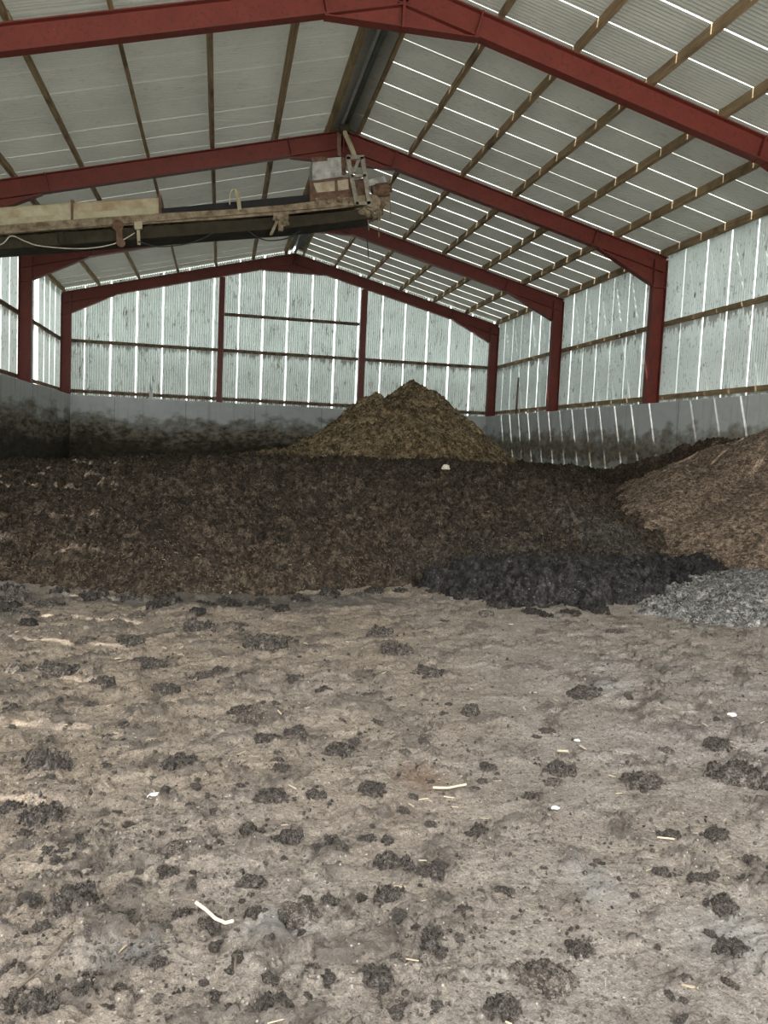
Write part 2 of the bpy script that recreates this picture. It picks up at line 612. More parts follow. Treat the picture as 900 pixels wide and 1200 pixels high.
M_heap = mat_muck('compost', (0.055, 0.041, 0.029), (0.094, 0.071, 0.050), (0.34, 0.26, 0.17), 0.16, 0.8, 1.0, _grey)
M_pile = mat_muck('fresh_compost', (0.185, 0.135, 0.074), (0.25, 0.187, 0.108), (0.60, 0.50, 0.32), 0.22, 0.45, 1.0)
M_rheap = mat_muck('dry_compost', (0.165, 0.120, 0.085), (0.225, 0.168, 0.122), (0.58, 0.48, 0.34), 0.12, 0.8, 0.8)
M_tuft = mat_muck('dark_straw_muck', (0.045, 0.032, 0.022), (0.075, 0.05, 0.034), (0.2, 0.14, 0.09), 0.05, 0.9, 1.0)
M_wet = mat_muck('wet_black_muck', (0.030, 0.028, 0.028), (0.060, 0.054, 0.050), (0.24, 0.23, 0.21), 0.10, 0.7, 1.0, None, 0.6)
M_chips = mat_muck('grey_chippings', (0.24, 0.23, 0.215), (0.34, 0.325, 0.31), (0.75, 0.76, 0.75), 0.32, 0.75, 1.0)
M_clod = mat_muck('dried_muck_clod', (0.160, 0.138, 0.120), (0.250, 0.216, 0.190), (0.42, 0.36, 0.29), 0.05, 0.55, 1.0)
M_damp = mat_muck('damp_clod', (0.075, 0.066, 0.058), (0.130, 0.114, 0.100), (0.35, 0.30, 0.25), 0.05, 0.55, 1.0)
M_clod_pale = mat_muck('pale_muck_clod', (0.20, 0.17, 0.145), (0.29, 0.25, 0.215), (0.5, 0.44, 0.36), 0.05, 0.55, 0.9)
M_stone = mat_plain('pale_stone', (0.55, 0.48, 0.38), (0.72, 0.65, 0.54), 12, 0.8)
M_white = mat_plain('white_scrap', (0.75, 0.77, 0.78), (0.85, 0.86, 0.86), 20, 0.6)
M_straw = mat_plain('straw', (0.42, 0.33, 0.22), (0.68, 0.58, 0.44), 3, 0.8)
M_chaff = mat_plain('chaff', (0.20, 0.15, 0.10), (0.42, 0.33, 0.23), 3, 0.8)
M_twig = mat_plain('dark_twig', (0.09, 0.07, 0.055), (0.16, 0.13, 0.10), 9, 0.9)
M_tan = mat_plain('tan_painted_steel', (0.34, 0.29, 0.18), (0.46, 0.42, 0.29), 3.0, 0.7)
M_hood = mat_plain('stained_hood', (0.30, 0.21, 0.11), (0.50, 0.46, 0.32), 2.0, 0.7)
M_mucky = mat_plain('mucky_steel', (0.12, 0.085, 0.05), (0.34, 0.28, 0.19), 6.0, 0.9, 0, 0.6)
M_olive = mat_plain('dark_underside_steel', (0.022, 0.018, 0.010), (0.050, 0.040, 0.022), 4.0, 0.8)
M_black = mat_plain('black_rubber', (0.008, 0.008, 0.008), (0.018, 0.017, 0.016), 5.0, 0.7)
M_rust = mat_plain('rusty_steel', (0.075, 0.045, 0.028), (0.19, 0.115, 0.075), 7.0, 0.85, 0, 0.4)
M_greypanel = mat_plain('grey_panel', (0.20, 0.19, 0.165), (0.50, 0.50, 0.465), 5.0, 0.6)
M_creampanel = mat_plain('cream_panel', (0.30, 0.24, 0.155), (0.48, 0.41, 0.30), 6.0, 0.6)
M_galv = mat_plain('galvanised_steel', (0.45, 0.47, 0.47), (0.60, 0.62, 0.62), 5.0, 0.45)
M_dull = mat_plain('dull_steel', (0.16, 0.14, 0.105), (0.36, 0.33, 0.27), 7.0, 0.7)
M_pipe = mat_plain('dark_green_pipe', (0.05, 0.065, 0.055), (0.09, 0.11, 0.10), 3.0, 0.5)
M_rope = mat_plain('pale_rope', (0.45, 0.40, 0.30), (0.60, 0.55, 0.43), 20.0, 0.9)
M_cable = mat_plain('black_cable', (0.02, 0.02, 0.02), (0.035, 0.033, 0.03), 9.0, 0.6)


# ------------------------------------------------------------------ sheeting
AMP = [0.019]


def corrugated(mb_v, mb_f, s0, s1, pos, pitch=0.885 / 11, amp=None):
    """one sheet: across from s0 to s1, pos(s, end, offset) gives the point at either end (end = 0 or 1)"""
    n = max(6, int(round((s1 - s0) / pitch * 8)))
    amp = AMP[0]
    base = len(mb_v)
    for i in range(n + 1):
        s = s0 + (s1 - s0) * i / n
        off = -amp * math.cos(2 * math.pi * (s - s0) / pitch)
        for e in (0, 1):
            mb_v.append(pos(s, e, off))
    for i in range(n):
        a = base + 2 * i
        mb_f.append((a, a + 2, a + 3, a + 1))


def sheets(name, start, stop, cover, gaps, pos, mat, skip=()):
    v, f = [], []
    n = int(math.ceil((stop - start) / cover - 1e-6))
    for k in range(n):
        a = start + k * cover
        b = min(a + cover, stop)
        g = gaps(k)
        if k in skip:
            continue
        corrugated(v, f, a, b - g if b < stop else b, pos)
    me = bpy.data.meshes.new(name)
    me.from_pydata(v, [], f)
    o = link(name, me, mat, None, 0, True)
    return tag(o, kind='structure')


rg = random.Random(3)
PUR = 0.19            # depth of the purlins between rafters and roof sheets
COVER = 0.885
Y_END = Y4 + 0.42
y_off = Y_END - 36 * COVER
RG = [rg.choice((0.006, 0.010, 0.016, 0.008, 0.013)) for _ in range(60)]
RG = [g if y_off + k * COVER < 17.5 else 0.011 + 0.6 * g for k, g in enumerate(RG)]
LG = [rg.choice((0.0005, 0.001, 0.002, 0.0035, 0.0015, 0.0005)) for _ in range(60)]


def roof_pos(sign):
    xe = XRo + 0.28 if sign > 0 else XLo - 0.28
    xa = XA + 0.05 * sign

    def pos(s, e, off):
        x = xa if e == 0 else xe
        return (x, s, roof_z(x) + PUR + 0.024 + off)
    return pos


sheets('ceiling_right', y_off, Y_END, COVER, lambda k: RG[k], roof_pos(1), M_roof)
sheets('ceiling_left', y_off, Y_END, COVER, lambda k: LG[k], roof_pos(-1), M_roof)
mb = MB()
mb.prism([(XA - 0.35, roof_z(XA - 0.35) + PUR + 0.06), (XA, ZR + PUR + 0.09), (XA + 0.35, roof_z(XA + 0.35) + PUR + 0.06),
          (XA + 0.35, roof_z(XA + 0.35) + PUR + 0.05), (XA, ZR + PUR + 0.07), (XA - 0.35, roof_z(XA - 0.35) + PUR + 0.05)], y_off, Y4 + 0.1)
tag(mb.build('ceiling_ridge', M_galv), kind='structure')

XW_R, XW_L, YW_B = XRo + 0.13, XLo - 0.13, Y4 + 0.30
WB = 2.80


AMP[0] = 0.027


def wall_side(X, sgn):
    def pos(s, e, off):
        return (X + off * sgn, s, WB if e == 0 else roof_z(XRo) + PUR - 0.08 * 0 + 0.0)
    return pos


WG = [rg.choice((0.008, 0.012, 0.017, 0.006)) for _ in range(60)]
sheets('wall_right_sheeting', y_off, YW_B, COVER, lambda k: WG[k], wall_side(XW_R, 1), M_wall)
gap_y = at_x(43, 390, XW_L)[1]
gk = int((gap_y - y_off) / COVER)
kl = int((4.4 - y_off) / COVER)
sheets('wall_left_sheeting', y_off + kl * COVER, YW_B, COVER, lambda k: (0.55 if k == gk - kl else 0.022), wall_side(XW_L, -1), M_wall)
GG = [rg.choice((0.020, 0.028, 0.034, 0.024)) for _ in range(60)]
sheets('wall_back_sheeting', XW_L, XW_R, COVER, lambda k: GG[k],
       lambda s, e, off: (s, YW_B + off, WB if e == 0 else roof_z(min(max(s, XLo), XRo)) + PUR - 0.02), M_wall)

# concrete lower walls
mb = MB(); mb.box((XL - 0.35, Y4 - 0.19, -0.3), (XR + 0.35, Y4 + 0.24, ZC))
tag(mb.build('wall_back', M_conc_b, None, 0.01), kind='structure')
mb = MB(); mb.box((XR - 0.20, y_off, -0.3), (XR + 0.23, Y4 - 0.195, ZC))
tag(mb.build('wall_right', M_conc_r, None, 0.01), kind='structure')
mb = MB(); mb.box((XL - 0.23, y_off + kl * COVER, -0.3), (XL + 0.20, Y4 - 0.195, ZC))
tag(mb.build('wall_left', M_conc_l, None, 0.01), kind='structure')

# yard outside
mb = MB(); mb.box((-60, -60, -0.5), (70, 90, -0.10))
tag(mb.build('ground', M_yard), kind='structure')


# ------------------------------------------------------------------ steel frames
def ibeam(mb, p0, p1, side, up, depth, width, tf=0.018, tw=0.012):
    """p0-p1 runs along the top (or outer) face, the section hangs below it"""
    mb.bar(p0, p1, side, -width / 2, width / 2, up, -tf, 0)
    mb.bar(p0, p1, side, -width / 2, width / 2, up, -depth, -depth + tf)
    mb.bar(p0, p1, side, -tw / 2, tw / 2, up, -depth + tf, -tf)


RD, FW, CD = 0.37, 0.19, 0.34


def portal_frame(Y, label):
    root = thing('portal_frame', (XA, Y, 0), label, 'steel frame', 'red steel portal frames of the shed')
    for sg, xo, xc in ((-1, XLo, XL), (1, XRo, XR)):
        mb = MB()
        ibeam(mb, (xo, Y, ZC + 0.002), (xo, Y, ZE - 0.06), (0, 1, 0), (sg, 0, 0), CD, FW - 0.006, 0.018, 0.007)
        mb.box((xc - 0.19, Y - 0.12, ZC + 0.001), (xc + 0.17, Y + 0.12, ZC + 0.022))
        # stiffener level with the haunch
        mb.box((xc - 0.15, Y - FW / 2, ZE - 0.72), (xc + 0.15, Y + FW / 2, ZE - 0.70))
        mb.build('column', M_red, root)
        d = Vector((XA - xo, 0, ZR - ZE)).normalized()
        up = Vector((-d.z * (1 if d.x > 0 else -1), 0, abs(d.x)))
        mb = MB()
        a = Vector((xo, Y, ZE)) + d * 0.0
        ibeam(mb, a, (XA, Y, ZR), (0, 1, 0), up, RD, FW)
        # splice end plate near the eaves
        b = a + d * 1.9
        mb.bar(b, b + d * 0.025, (0, 1, 0), -FW / 2 - 0.01, FW / 2 + 0.01, up, -RD - 0.01, 0.01)
        b = Vector((XA, Y, ZR)) - d * 1.25
        mb.bar(b, b + d * 0.025, (0, 1, 0), -FW / 2 - 0.01, FW / 2 + 0.01, up, -RD - 0.01, 0.01)
        mb.build('rafter', M_red, root)
        # tapered eaves haunch
        inner = xo - sg * CD
        q0 = Vector((inner, Y, roof_z(inner) - RD / abs(d.x)))
        q1 = Vector((inner, Y, roof_z(inner) - RD / abs(d.x) - 0.36))
        L = 1.45
        x2 = inner - sg * L
        q2 = Vector((x2, Y, roof_z(x2) - RD / abs(d.x)))
        mb = MB()
        mb.prism([(q0.x, q0.z), (q1.x, q1.z), (q2.x, q2.z)], Y - 0.008, Y + 0.008)
        dd = (q2 - q1).normalized()
        mb.bar(q1, q2, (0, 1, 0), -FW / 2, FW / 2, Vector((-dd.z, 0, dd.x)) * (1 if dd.x > 0 else -1), -0.018, 0.0)
        mb.build('haunch', M_red, root)
    # apex haunch: level bottom flange under the ridge with end plates
    w = 1.15
    zb = roof_z(XA + w) - RD * 1.03
    mb = MB()
    mb.prism([(XA - w, zb), (XA + w, zb), (XA, ZR - RD * 1.03)], Y - 0.008, Y + 0.008)
    mb.box((XA - w, Y - FW / 2, zb - 0.018), (XA + w, Y + FW / 2, zb))
    mb.box((XA - 0.02, Y - FW / 2 - 0.01, zb - 0.03), (XA + 0.02, Y + FW / 2 + 0.01, ZR + 0.01))
    mb.build('apex_haunch', M_red, root)
    return root


FL = ['red steel portal frame nearest the camera, crossing the top of the photo',
      'red steel portal frame second from the camera, behind the conveyor head at the ridge',
      'red steel portal frame third from the camera, passing behind the conveyor',
      'red steel portal frame set against the back gable wall']
for Y, lb in zip(YF, FL):
    portal_frame(Y, lb)

for xc, lb in ((-0.105, 'left of the two red steel posts on the back gable wall'),
               (5.066, 'right of the two red steel posts on the back gable wall, beside the pile peak')):
    mb = MB()
    ibeam(mb, (xc, Y4 + 0.10, ZC + 0.002), (xc, Y4 + 0.10, roof_z(xc) - 0.42), (1, 0, 0), (0, 1, 0), 0.22, 0.20)
    tag(mb.build('gable_post', M_red), lb, 'steel post', 'red posts of the back gable')

# ------------------------------------------------------------------ purlins and rails
def slope_point(x, dz=0.0):
    return x, roof_z(x) + dz


RX = [2.74, 3.92, 5.16, 6.42, 7.71, 9.00, 10.24]
LX = [2.13, 0.98, -0.33, -1.64, -2.97, -4.30, -5.46]
RN = ['timber roof purlin just right of the ridge', 'first timber purlin below the ridge pair on the right roof slope',
      'second timber purlin below the ridge pair on the right roof slope', 'third timber purlin below the ridge pair on the right roof slope',
      'fourth timber purlin below the ridge pair on the right roof slope', 'lowest timber purlin on the right roof slope above the eaves one',
      'muck-coated timber eaves purlin along the top of the right wall']
LN = ['timber roof purlin just left of the ridge', 'first timber purlin below the ridge pair on the left roof slope',
      'second timber purlin below the ridge pair on the left roof slope', 'third timber purlin below the ridge pair on the left roof slope',
      'fourth timber purlin below the ridge pair on the left roof slope', 'lowest timber purlin on the left roof slope above the eaves one',
      'timber eaves purlin along the top of the left wall']
for xs, names in ((RX, RN), (LX, LN)):
    for x, lb in zip(xs, names):
        sg = 1 if x > XA else -1
        d = Vector((XRo - XA, 0, ZE - ZR)).normalized() if sg > 0 else Vector((XLo - XA, 0, ZE - ZR)).normalized()
        up = Vector((-d.z, 0, d.x)) if sg > 0 else Vector((d.z, 0, -d.x))
        mb = MB()
        y = y_off + 0.02
        r2 = random.Random(int(x * 100))
        while y < Y4 + 0.08:                       # lengths butted over the frames, none quite straight
            y1 = min(Y4 + 0.08, next((q for q in YF + [6.34, Y4 + 0.08] if q > y + 0.3 and q > 6), Y4 + 0.08))
            if y < 6.3: y1 = 6.34
            j = r2.uniform(-0.012, 0.012)
            mb.bar((x + j, y, roof_z(x + j)), (x - j, y1, roof_z(x - j)), d, -0.034, 0.034, up, 0.004, PUR - 0.002)
            y = y1 + 0.002
        tag(mb.build('roof_purlin', M_timber), lb, 'purlin', 'timber purlins under the roof sheets')

mb = MB()
mb.tube([(XA + 0.02, y_off + 0.1, ZR + 0.06), (XA + 0.02, Y4, ZR + 0.06)], 0.05, 10)
tag(mb.build('ridge_pipe', M_pipe, None, 0, True), 'dark green pipe running along the ridge between two timber purlins', 'pipe')


def rail(p0, p1, side, lb, grp, mat=M_rail):
    mb = MB()
    mb.bar(p0, p1, side, -0.03, 0.03, (0, 0, 1), -0.055, 0.055)
    tag(mb.build('wall_rail', mat), lb, 'rail', grp)


GB = 'rails of the back gable wall'
yr = Y4 + 0.255
for x0, x1, z, lb in ((XLo + .03, -0.21, ZM, 'middle rail of the back gable, section left of both posts'),
                      (XLo + .03, -0.21, ZL, 'bottom rail of the back gable, section left of both posts'),
                      (0.0, 4.96, 6.08, 'top rail of the back gable, between its two red posts'),
                      (0.0, 4.96, ZM, 'middle rail of the back gable, between its two red posts'),
                      (0.0, 4.96, ZL, 'bottom rail of the back gable, between its two red posts'),
                      (5.17, XRo - .03, ZM, 'middle rail of the back gable, right of both posts'),
                      (5.17, XRo - .03, ZL, 'bottom rail of the back gable, right of both posts, half behind the pile')):
    rail((x0, yr, z), (x1, yr, z), (0, 1, 0), lb, GB)
for X, sd, z, lb in ((XRo + 0.045, 'right', ZM + 0.02, 'long middle rail on the right wall behind the red columns'),
                     (XRo + 0.045, 'right', ZL + 0.03, 'long bottom rail on the right wall just above the concrete'),
                     (XLo - 0.045, 'left', ZM + 0.02, 'middle rail on the left wall behind the red columns'),
                     (XLo - 0.045, 'left', ZL + 0.03, 'bottom rail on the left wall just above the concrete')):
    rail((X, y_off + 0.05, z), (X, Y4 + 0.1, z), (1, 0, 0), lb, 'rails of the side walls', M_timber if sd == 'right' else M_rail)

# ------------------------------------------------------------------ conveyor
CY0, CY1 = 17.40, 18.15
P = lambda px, py, Y=CY0: (lambda q: (q[0], q[2]))(at_y(px, py, Y))
P3 = lambda px, py, Y=CY0: tuple(at_y(px, py, Y))
cl = P(-40, 290)
con = thing('belt_conveyor', (0, 17.8, 5.6), 'long muck-caked overhead belt conveyor rising from the left wall to the ridge', 'conveyor')
mb = MB()
mb.prism([P(-60, 296), P(190, 277.5), P(340, 266.5), P(438, 255), P(436, 243), P(340, 253), P(190, 263), P(-60, 281)], CY0 + 0.05, CY1)
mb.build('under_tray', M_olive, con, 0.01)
for y0, y1 in ((CY0 - 0.02, CY0 + 0.04), (CY1 + 0.002, CY1 + 0.06)):
    mb = MB()
    up_e = [(-60, 269.5), (60, 259), (190, 250), (262, 246), (300, 243), (340, 239.5), (432, 228)]
    lo_e = [(432, 240), (340, 251), (300, 254), (262, 257), (190, 261.5), (60, 270.5), (-60, 280.5)]
    mb.prism([P(*q) for q in up_e + lo_e], y0, y1)
    mb.build('side_rail', M_mucky, con, 0.008)
# lip along the foot of the near rail
mb = MB()
a, b = P(-60, 280), P(432, 240)
mb.bar((a[0], CY0 - 0.02, a[1]), (b[0], CY0 - 0.02, b[1]), (0, 1, 0), -0.05, 0.0, (0, 0, 1), 0.0, 0.03)
mb.build('rail_lip', M_mucky, con)
mb = MB()
mb.prism([P(188, 243.5), P(364, 227), P(364, 241), P(188, 252)], CY0 + 0.06, CY0 + 0.10)
mb.prism([P(188, 243.5), P(364, 227), P(364, 241), P(188, 252)], CY1 - 0.10, CY1 - 0.06)
mb.build('skirt', M_black, con)
mb = MB()
mb.prism([P(-60, 268), P(440, 229), P(440, 231), P(-60, 270.5)], CY0 + 0.11, CY1 - 0.11)
mb.build('belt', M_black, con)


def hood(x0, x1, t0, t1, b0, b1):
    mb = MB()
    n = 10
    prof = []
    for i in range(n + 1):                     # flat face with a rounded crown
        a = math.pi * i / n
        prof.append((0.5 - 0.5 * math.cos(a), math.sin(a) ** 0.7))
    L, R = P(x0, b0), P(x1, b1)
    LT, RT = P(x0, t0), P(x1, t1)
    v0 = len(mb.v)
    rows = []
    for (X, Z, ZT) in ((L[0], L[1], LT[1]), (R[0], R[1], RT[1])):
        r = [(X, CY0, Z)]
        for s, h in prof:
            r.append((X, CY0 + s * (CY1 - CY0), Z + (ZT - Z) * (0.82 + 0.18 * h)))
        r.append((X, CY1, Z))
        rows.append(r)
    k = len(rows[0])
    mb.v += rows[0] + rows[1]
    for i in range(k - 1):
        mb.f.append((i, i + 1, k + i + 1, k + i))
    mb.f.append(tuple(range(k))); mb.f.append(tuple(range(2 * k - 1, k - 1, -1)))
    mb.f.append((0, k, 2 * k - 1, k - 1))
    h = mb.build('hood_panel', M_hood, con)
    mb2 = MB()                                 # joint flange at the right end
    mb2.prism([(R[0], R[1]), (R[0] + .05, R[1]), (RT[0] + .05, RT[1] + 0.015), (RT[0], RT[1] + 0.015)], CY0 - 0.02, CY1 + 0.02)
    f = mb2.build('joint_flange', M_rust, None)
    f.parent = h
    mb3 = MB()                                 # paler splash strip along the bottom of the panel
    q = lambda u, w: (L[0] + (R[0] - L[0]) * u, (L[1] + (R[1] - L[1]) * u) + w)
    mb3.prism([q(0.01, 0.0), q(0.99, 0.0), q(0.99, 0.13), q(0.01, 0.13)], CY0 - 0.012, CY0 - 0.002)
    s = mb3.build('splash_strip', M_tan, None)
    s.parent = h


hood(-60, 83, 244, 235, 269, 258.5)
hood(86, 186, 234.5, 229, 258, 250.5)
# bent strap hook standing on the rail
mb = MB()
hk = [P3(269, 240, CY0 - .05), P3(270, 226, CY0 - .05), P3(273, 222.5, CY0 - .05), P3(277, 223.5, CY0 - .05), P3(279.5, 234, CY0 - .05), P3(281, 247, CY0 - .05)]
for a, b in zip(hk, hk[1:]):
    mb.bar(a, b, (0, 1, 0), -0.04, 0.04, Vector(b).cross(Vector((0, 1, 0))) - Vector(a).cross(Vector((0, 1, 0))), -0.012, 0.012)
mb.tube([hk[3], hk[4], hk[5]], 0.045, 6)
mb.build('strap_hook', M_tan, con)


def lumps(name, pts, r, seed, mat, parent, k=1.0):
    """a row of muck lumps fused into one rough mass"""
    bm = bmesh.new()
    for i, p in enumerate(pts):
        b2 = bmesh.ops.create_icosphere(bm, subdivisions=3, radius=r * (0.75 + 0.5 * random.Random(seed + i).random()))
        for v in b2['verts']:
            v.co.z *= k
            v.co += Vector(p)
    me = bpy.data.meshes.new(name)
    bm.to_mesh(me); bm.free()
    co = np.empty(len(me.vertices) * 3); me.vertices.foreach_get('co', co); co = co.reshape(-1, 3)
    nz = np.stack([perlin3(co * 9 / (r * 10) * 1.2, seed + j) for j in range(3)], -1)
    co = co + nz * r * 0.9
    me.vertices.foreach_set('co', co.ravel())
    return link(name, me, mat, parent)


# brackets below the rail
mb = MB()
mb.prism([P(320, 251), P(338, 249), P(338, 256), P(328, 258), P(320, 258)], CY0 - 0.12, CY0 - 0.03)
mb.bar(P3(326, 257, CY0 - .08), P3(317, 276, CY0 - .08), (0, 1, 0), -.05, .05, (1, 0, 0), -.03, .03)
mb.bar(P3(329, 257, CY0 - .08), P3(329, 271, CY0 - .08), (0, 1, 0), -.05, .05, (1, 0, 0), -.05, .05)
mb.build('roller_bracket', M_mucky, con)
mb = MB()
mb.bar(P3(139, 263, CY0 - .08), P3(141, 286, CY0 - .08), (0, 1, 0), -.06, .06, (1, 0, 0), -.06, .06)
mb.tube([P3(138, 264, CY0 - .16), P3(138, 264, CY0)], 0.11, 10)
mb.tube([P3(142, 285, CY0 - .16), P3(142, 285, CY0)], 0.08, 10)
mb.build('roller_bracket', M_rust, con)
mb = MB()
mb.prism([P(158, 262), P(167, 261), P(167.5, 270), P(158.5, 271)], CY0 - 0.14, CY0 - 0.03)
mb.bar(P3(162, 270, CY0 - .08), P3(163, 287, CY0 - .08), (0, 1, 0), -.02, .02, (1, 0, 0), -.03, .03)
mb.build('switch_box', M_tan, con)
mb = MB()
mb.bar(P3(71, 272, CY0 - .03), P3(74, 287, CY0 - .03), (0, 1, 0), -.03, .03, (1, 0, 0), -.05, .05)
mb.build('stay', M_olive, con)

# drive head
mb = MB()
mb.prism([P(363, 212), P(411, 207), P(413, 232), P(418, 239), P(363, 243)], CY0 + 0.0, CY1)
head = mb.build('guard_box', M_rust, con, 0.02)
for q in ([(367, 214.5), (392, 212), (393, 224), (371, 226)], [(395, 211.5), (408, 210), (409, 222), (396, 224)]):
    mb = MB()
    mb.prism([P(*w, CY0 - .01) for w in q], CY0 - 0.03, CY0 - 0.002)
    o = mb.build('cover_panel', M_creampanel, None, 0.03)
    o.parent = head
mb = MB()
mb.prism([P(366, 186), P(401, 182.5), P(403, 206), P(366.5, 211)], CY0 + 0.05, CY1 - 0.15)
top = mb.build('head_cover', M_greypanel, con, 0.01)
mb = MB()
mb.prism([P(365, 184), P(384, 182.5), P(384, 187.5), P(365, 189)], CY0 + 0.03, CY0 + 0.046)
o = mb.build('rusty_edge', M_rust, None); o.parent = top
mb = MB()
mb.prism([P(400, 184), P(406, 184), P(406, 204), P(401, 205)], CY0 + 0.03, CY0 + 0.046)
o = mb.build('rusty_edge', M_rust, None); o.parent = top
mb = MB()
ln = [((407.5, 184), (418, 240)), ((424.5, 184), (433, 243))]
for a, b in ln:
    mb.bar(P3(*a, CY0 - .1), P3(*b, CY0 - .1), (0, 1, 0), -.03, .03, (1, 0, 0), -.045, .045)
mb.bar(P3(406, 184.5, CY0 - .1), P3(426.5, 184.5, CY0 - .1), (0, 1, 0), -.03, .03, (0, 0, 1), -.04, .04)
mb.bar(P3(411, 207, CY0 - .1), P3(429, 206, CY0 - .1), (0, 1, 0), -.03, .03, (0, 0, 1), -.025, .025)
mb.bar(P3(420, 188, CY0 - .1), P3(414, 203, CY0 - .1), (0, 1, 0), -.03, .03, (1, 0, 0), -.035, .035)
mb.bar(P3(417, 239, CY0 - .1), P3(434, 238, CY0 - .1), (0, 1, 0), -.03, .03, (0, 0, 1), -.03, .03)
mb.build('head_frame', M_dull, con)
mb = MB()
mb.prism([P(431, 209.5), P(451, 205), P(454, 212), P(433, 218)], CY0 + 0.05, CY0 + 0.35)
mb.build('end_plate', M_greypanel, con, 0.015)
mb = MB()
mb.prism([P(413, 209), P(431, 207), P(433, 230), P(416, 232)], CY0 + 0.1, CY1 - 0.05)
mb.build('gearbox', M_rust, con, 0.02)
mb = MB()
mb.tube([P3(436, 224), P3(440, 223.5), P3(441, 223.4), P3(455, 222), P3(455.5, 222), P3(459, 221.5)], [0.11, 0.11, 0.14, 0.14, 0.06, 0.06], 14)
mb.build('motor', M_rust, con, 0, False)
mb = MB()
c = P(436, 238)
mb.tube([(c[0], CY0 - 0.06, c[1]), (c[0], CY1 + 0.06, c[1])], 0.17, 18)
mb.build('head_drum', M_mucky, con)
mb = MB()
mb.prism([P(432, 228), P(457, 224), P(458, 236), P(436, 243)], CY0 + 0.02, CY0 + 0.06)
mb.build('nose_plate', M_mucky, con)
lumps('caked_muck', [P3(428, 246, CY0 + .1), P3(436, 248, CY0 + .15), P3(444, 243, CY0 + .2), P3(448, 238, CY0 + .1), P3(439, 252, CY0 + .2)], 0.13, 5, M_mucky, con)
lumps('caked_muck', [P3(372, 236, CY0 - .02), P3(385, 236, CY0 - .02), P3(398, 235, CY0 - .02), P3(408, 236, CY0 - .02)], 0.07, 9, M_mucky, con, 0.6)
lumps('caked_muck', [P3(325 + 3 * i, 256 + i, CY0 - .1) for i in range(4)], 0.07, 12, M_mucky, con)
for (x0, y0, x1, y1) in ((446, 240, 445, 262), (457, 236, 457, 258), (443, 250, 444, 278), (431, 256, 432, 270)):
    mb = MB()
    mb.tube([P3(x0, y0, CY0 + .1), P3((x0 + x1) / 2 + .5, (y0 + y1) / 2, CY0 + .1), P3(x1, y1, CY0 + .1)], 0.014, 5)
    mb.build('hanging_strand', M_mucky, con)
# hanger from the ridge
mb = MB()
mb.tube([P3(402, 150, CY0 + .3), P3(406, 160, CY0 + .25), P3(411, 171, CY0 + .1), P3(416, 184, CY0 - .05)], 0.05, 8)
mb.build('hanger_tube', M_tan, con)
mb = MB()
mb.bar(P3(397, 156, CY0 + .4), P3(397.5, 184, CY0 + .4), (0, 1, 0), -.03, .03, (1, 0, 0), -.04, .04)
mb.build('hanger_bar', M_rust, con)
mb = MB()
mb.tube([P3(398, 151, CY0 + .3), P3(409, 150.5, CY0 + .3)], 0.09, 10)
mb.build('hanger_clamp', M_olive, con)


def sag(name, pts, r, mat, lb, cat):
    mb = MB()
    pp = []
    for i in range(len(pts) - 1):
        p0 = np.array(pts[max(i - 1, 0)]); p1 = np.array(pts[i]); p2 = np.array(pts[i + 1]); p3 = np.array(pts[min(i + 2, len(pts) - 1)])
        for k in range(6):
            u = k / 6
            pp.append(0.5 * ((2 * p1) + (p2 - p0) * u + (2 * p0 - 5 * p1 + 4 * p2 - p3) * u * u + (3 * p1 - p0 - 3 * p2 + p3) * u ** 3))
    pp.append(np.array(pts[-1]))
    mb.tube(pp, r, 6)
    tag(mb.build(name, mat, None, 0, True), lb, cat)


YK = CY0 - 0.14
sag('rope', [P3(-40, 296, YK), P3(0, 287, YK), P3(13, 276.5, YK), P3(30, 283, YK), P3(49, 288.5, YK), P3(95, 291.5, YK), P3(133, 286, YK), P3(158, 273, YK)], 0.011, M_rope,
    'pale rope looped under the left end of the conveyor', 'rope')
sag('cable', [P3(162, 283, YK), P3(188, 289, YK), P3(224, 284.5, YK), P3(250, 273, YK)], 0.013, M_cable,
    'dark cable sagging under the middle of the conveyor, left of its strap hook', 'cable')
sag('cable', [P3(290, 270, YK), P3(300, 277, YK), P3(315, 282, YK), P3(337, 279, YK), P3(352, 270, YK)], 0.013, M_cable,
    'dark cable sagging under the conveyor between its strap hook and drive head', 'cable')
sag('cable', [P3(428, 262, CY0 + .4), P3(430, 280, CY0 + .4), P3(431, 290, CY0 + .4), P3(432, 303, CY0 + .4)], 0.012, M_cable,
    'thin dark cord hanging straight down from the conveyor drive head', 'cable')

# upright bits above the concrete walls
mb = MB()
b = at_x(604.6, 486, XR - 0.1)
mb.tube([(XR - 0.1, b[1], ZC + 0.002), (XR - 0.08, b[1], ZC + 1.28)], 0.035, 8)
tag(mb.build('upright_rod', M_rail), 'thin brown rod standing on the right concrete wall near the far corner', 'rod')
mb = MB()
q = at_y(177, 466, Y4)
mb.box((q[0] - 0.06, Y4 - 0.1, ZC + 0.002), (q[0] + 0.06, Y4 - 0.0, ZC + 0.30))
mb.tube([(q[0], Y4 - 0.05, ZC + 0.3), (q[0] - 0.04, Y4 - 0.05, ZC + 0.52)], 0.035, 8)
tag(mb.build('stub_post', M_galv), 'short grey stub post on top of the left back concrete wall', 'post')

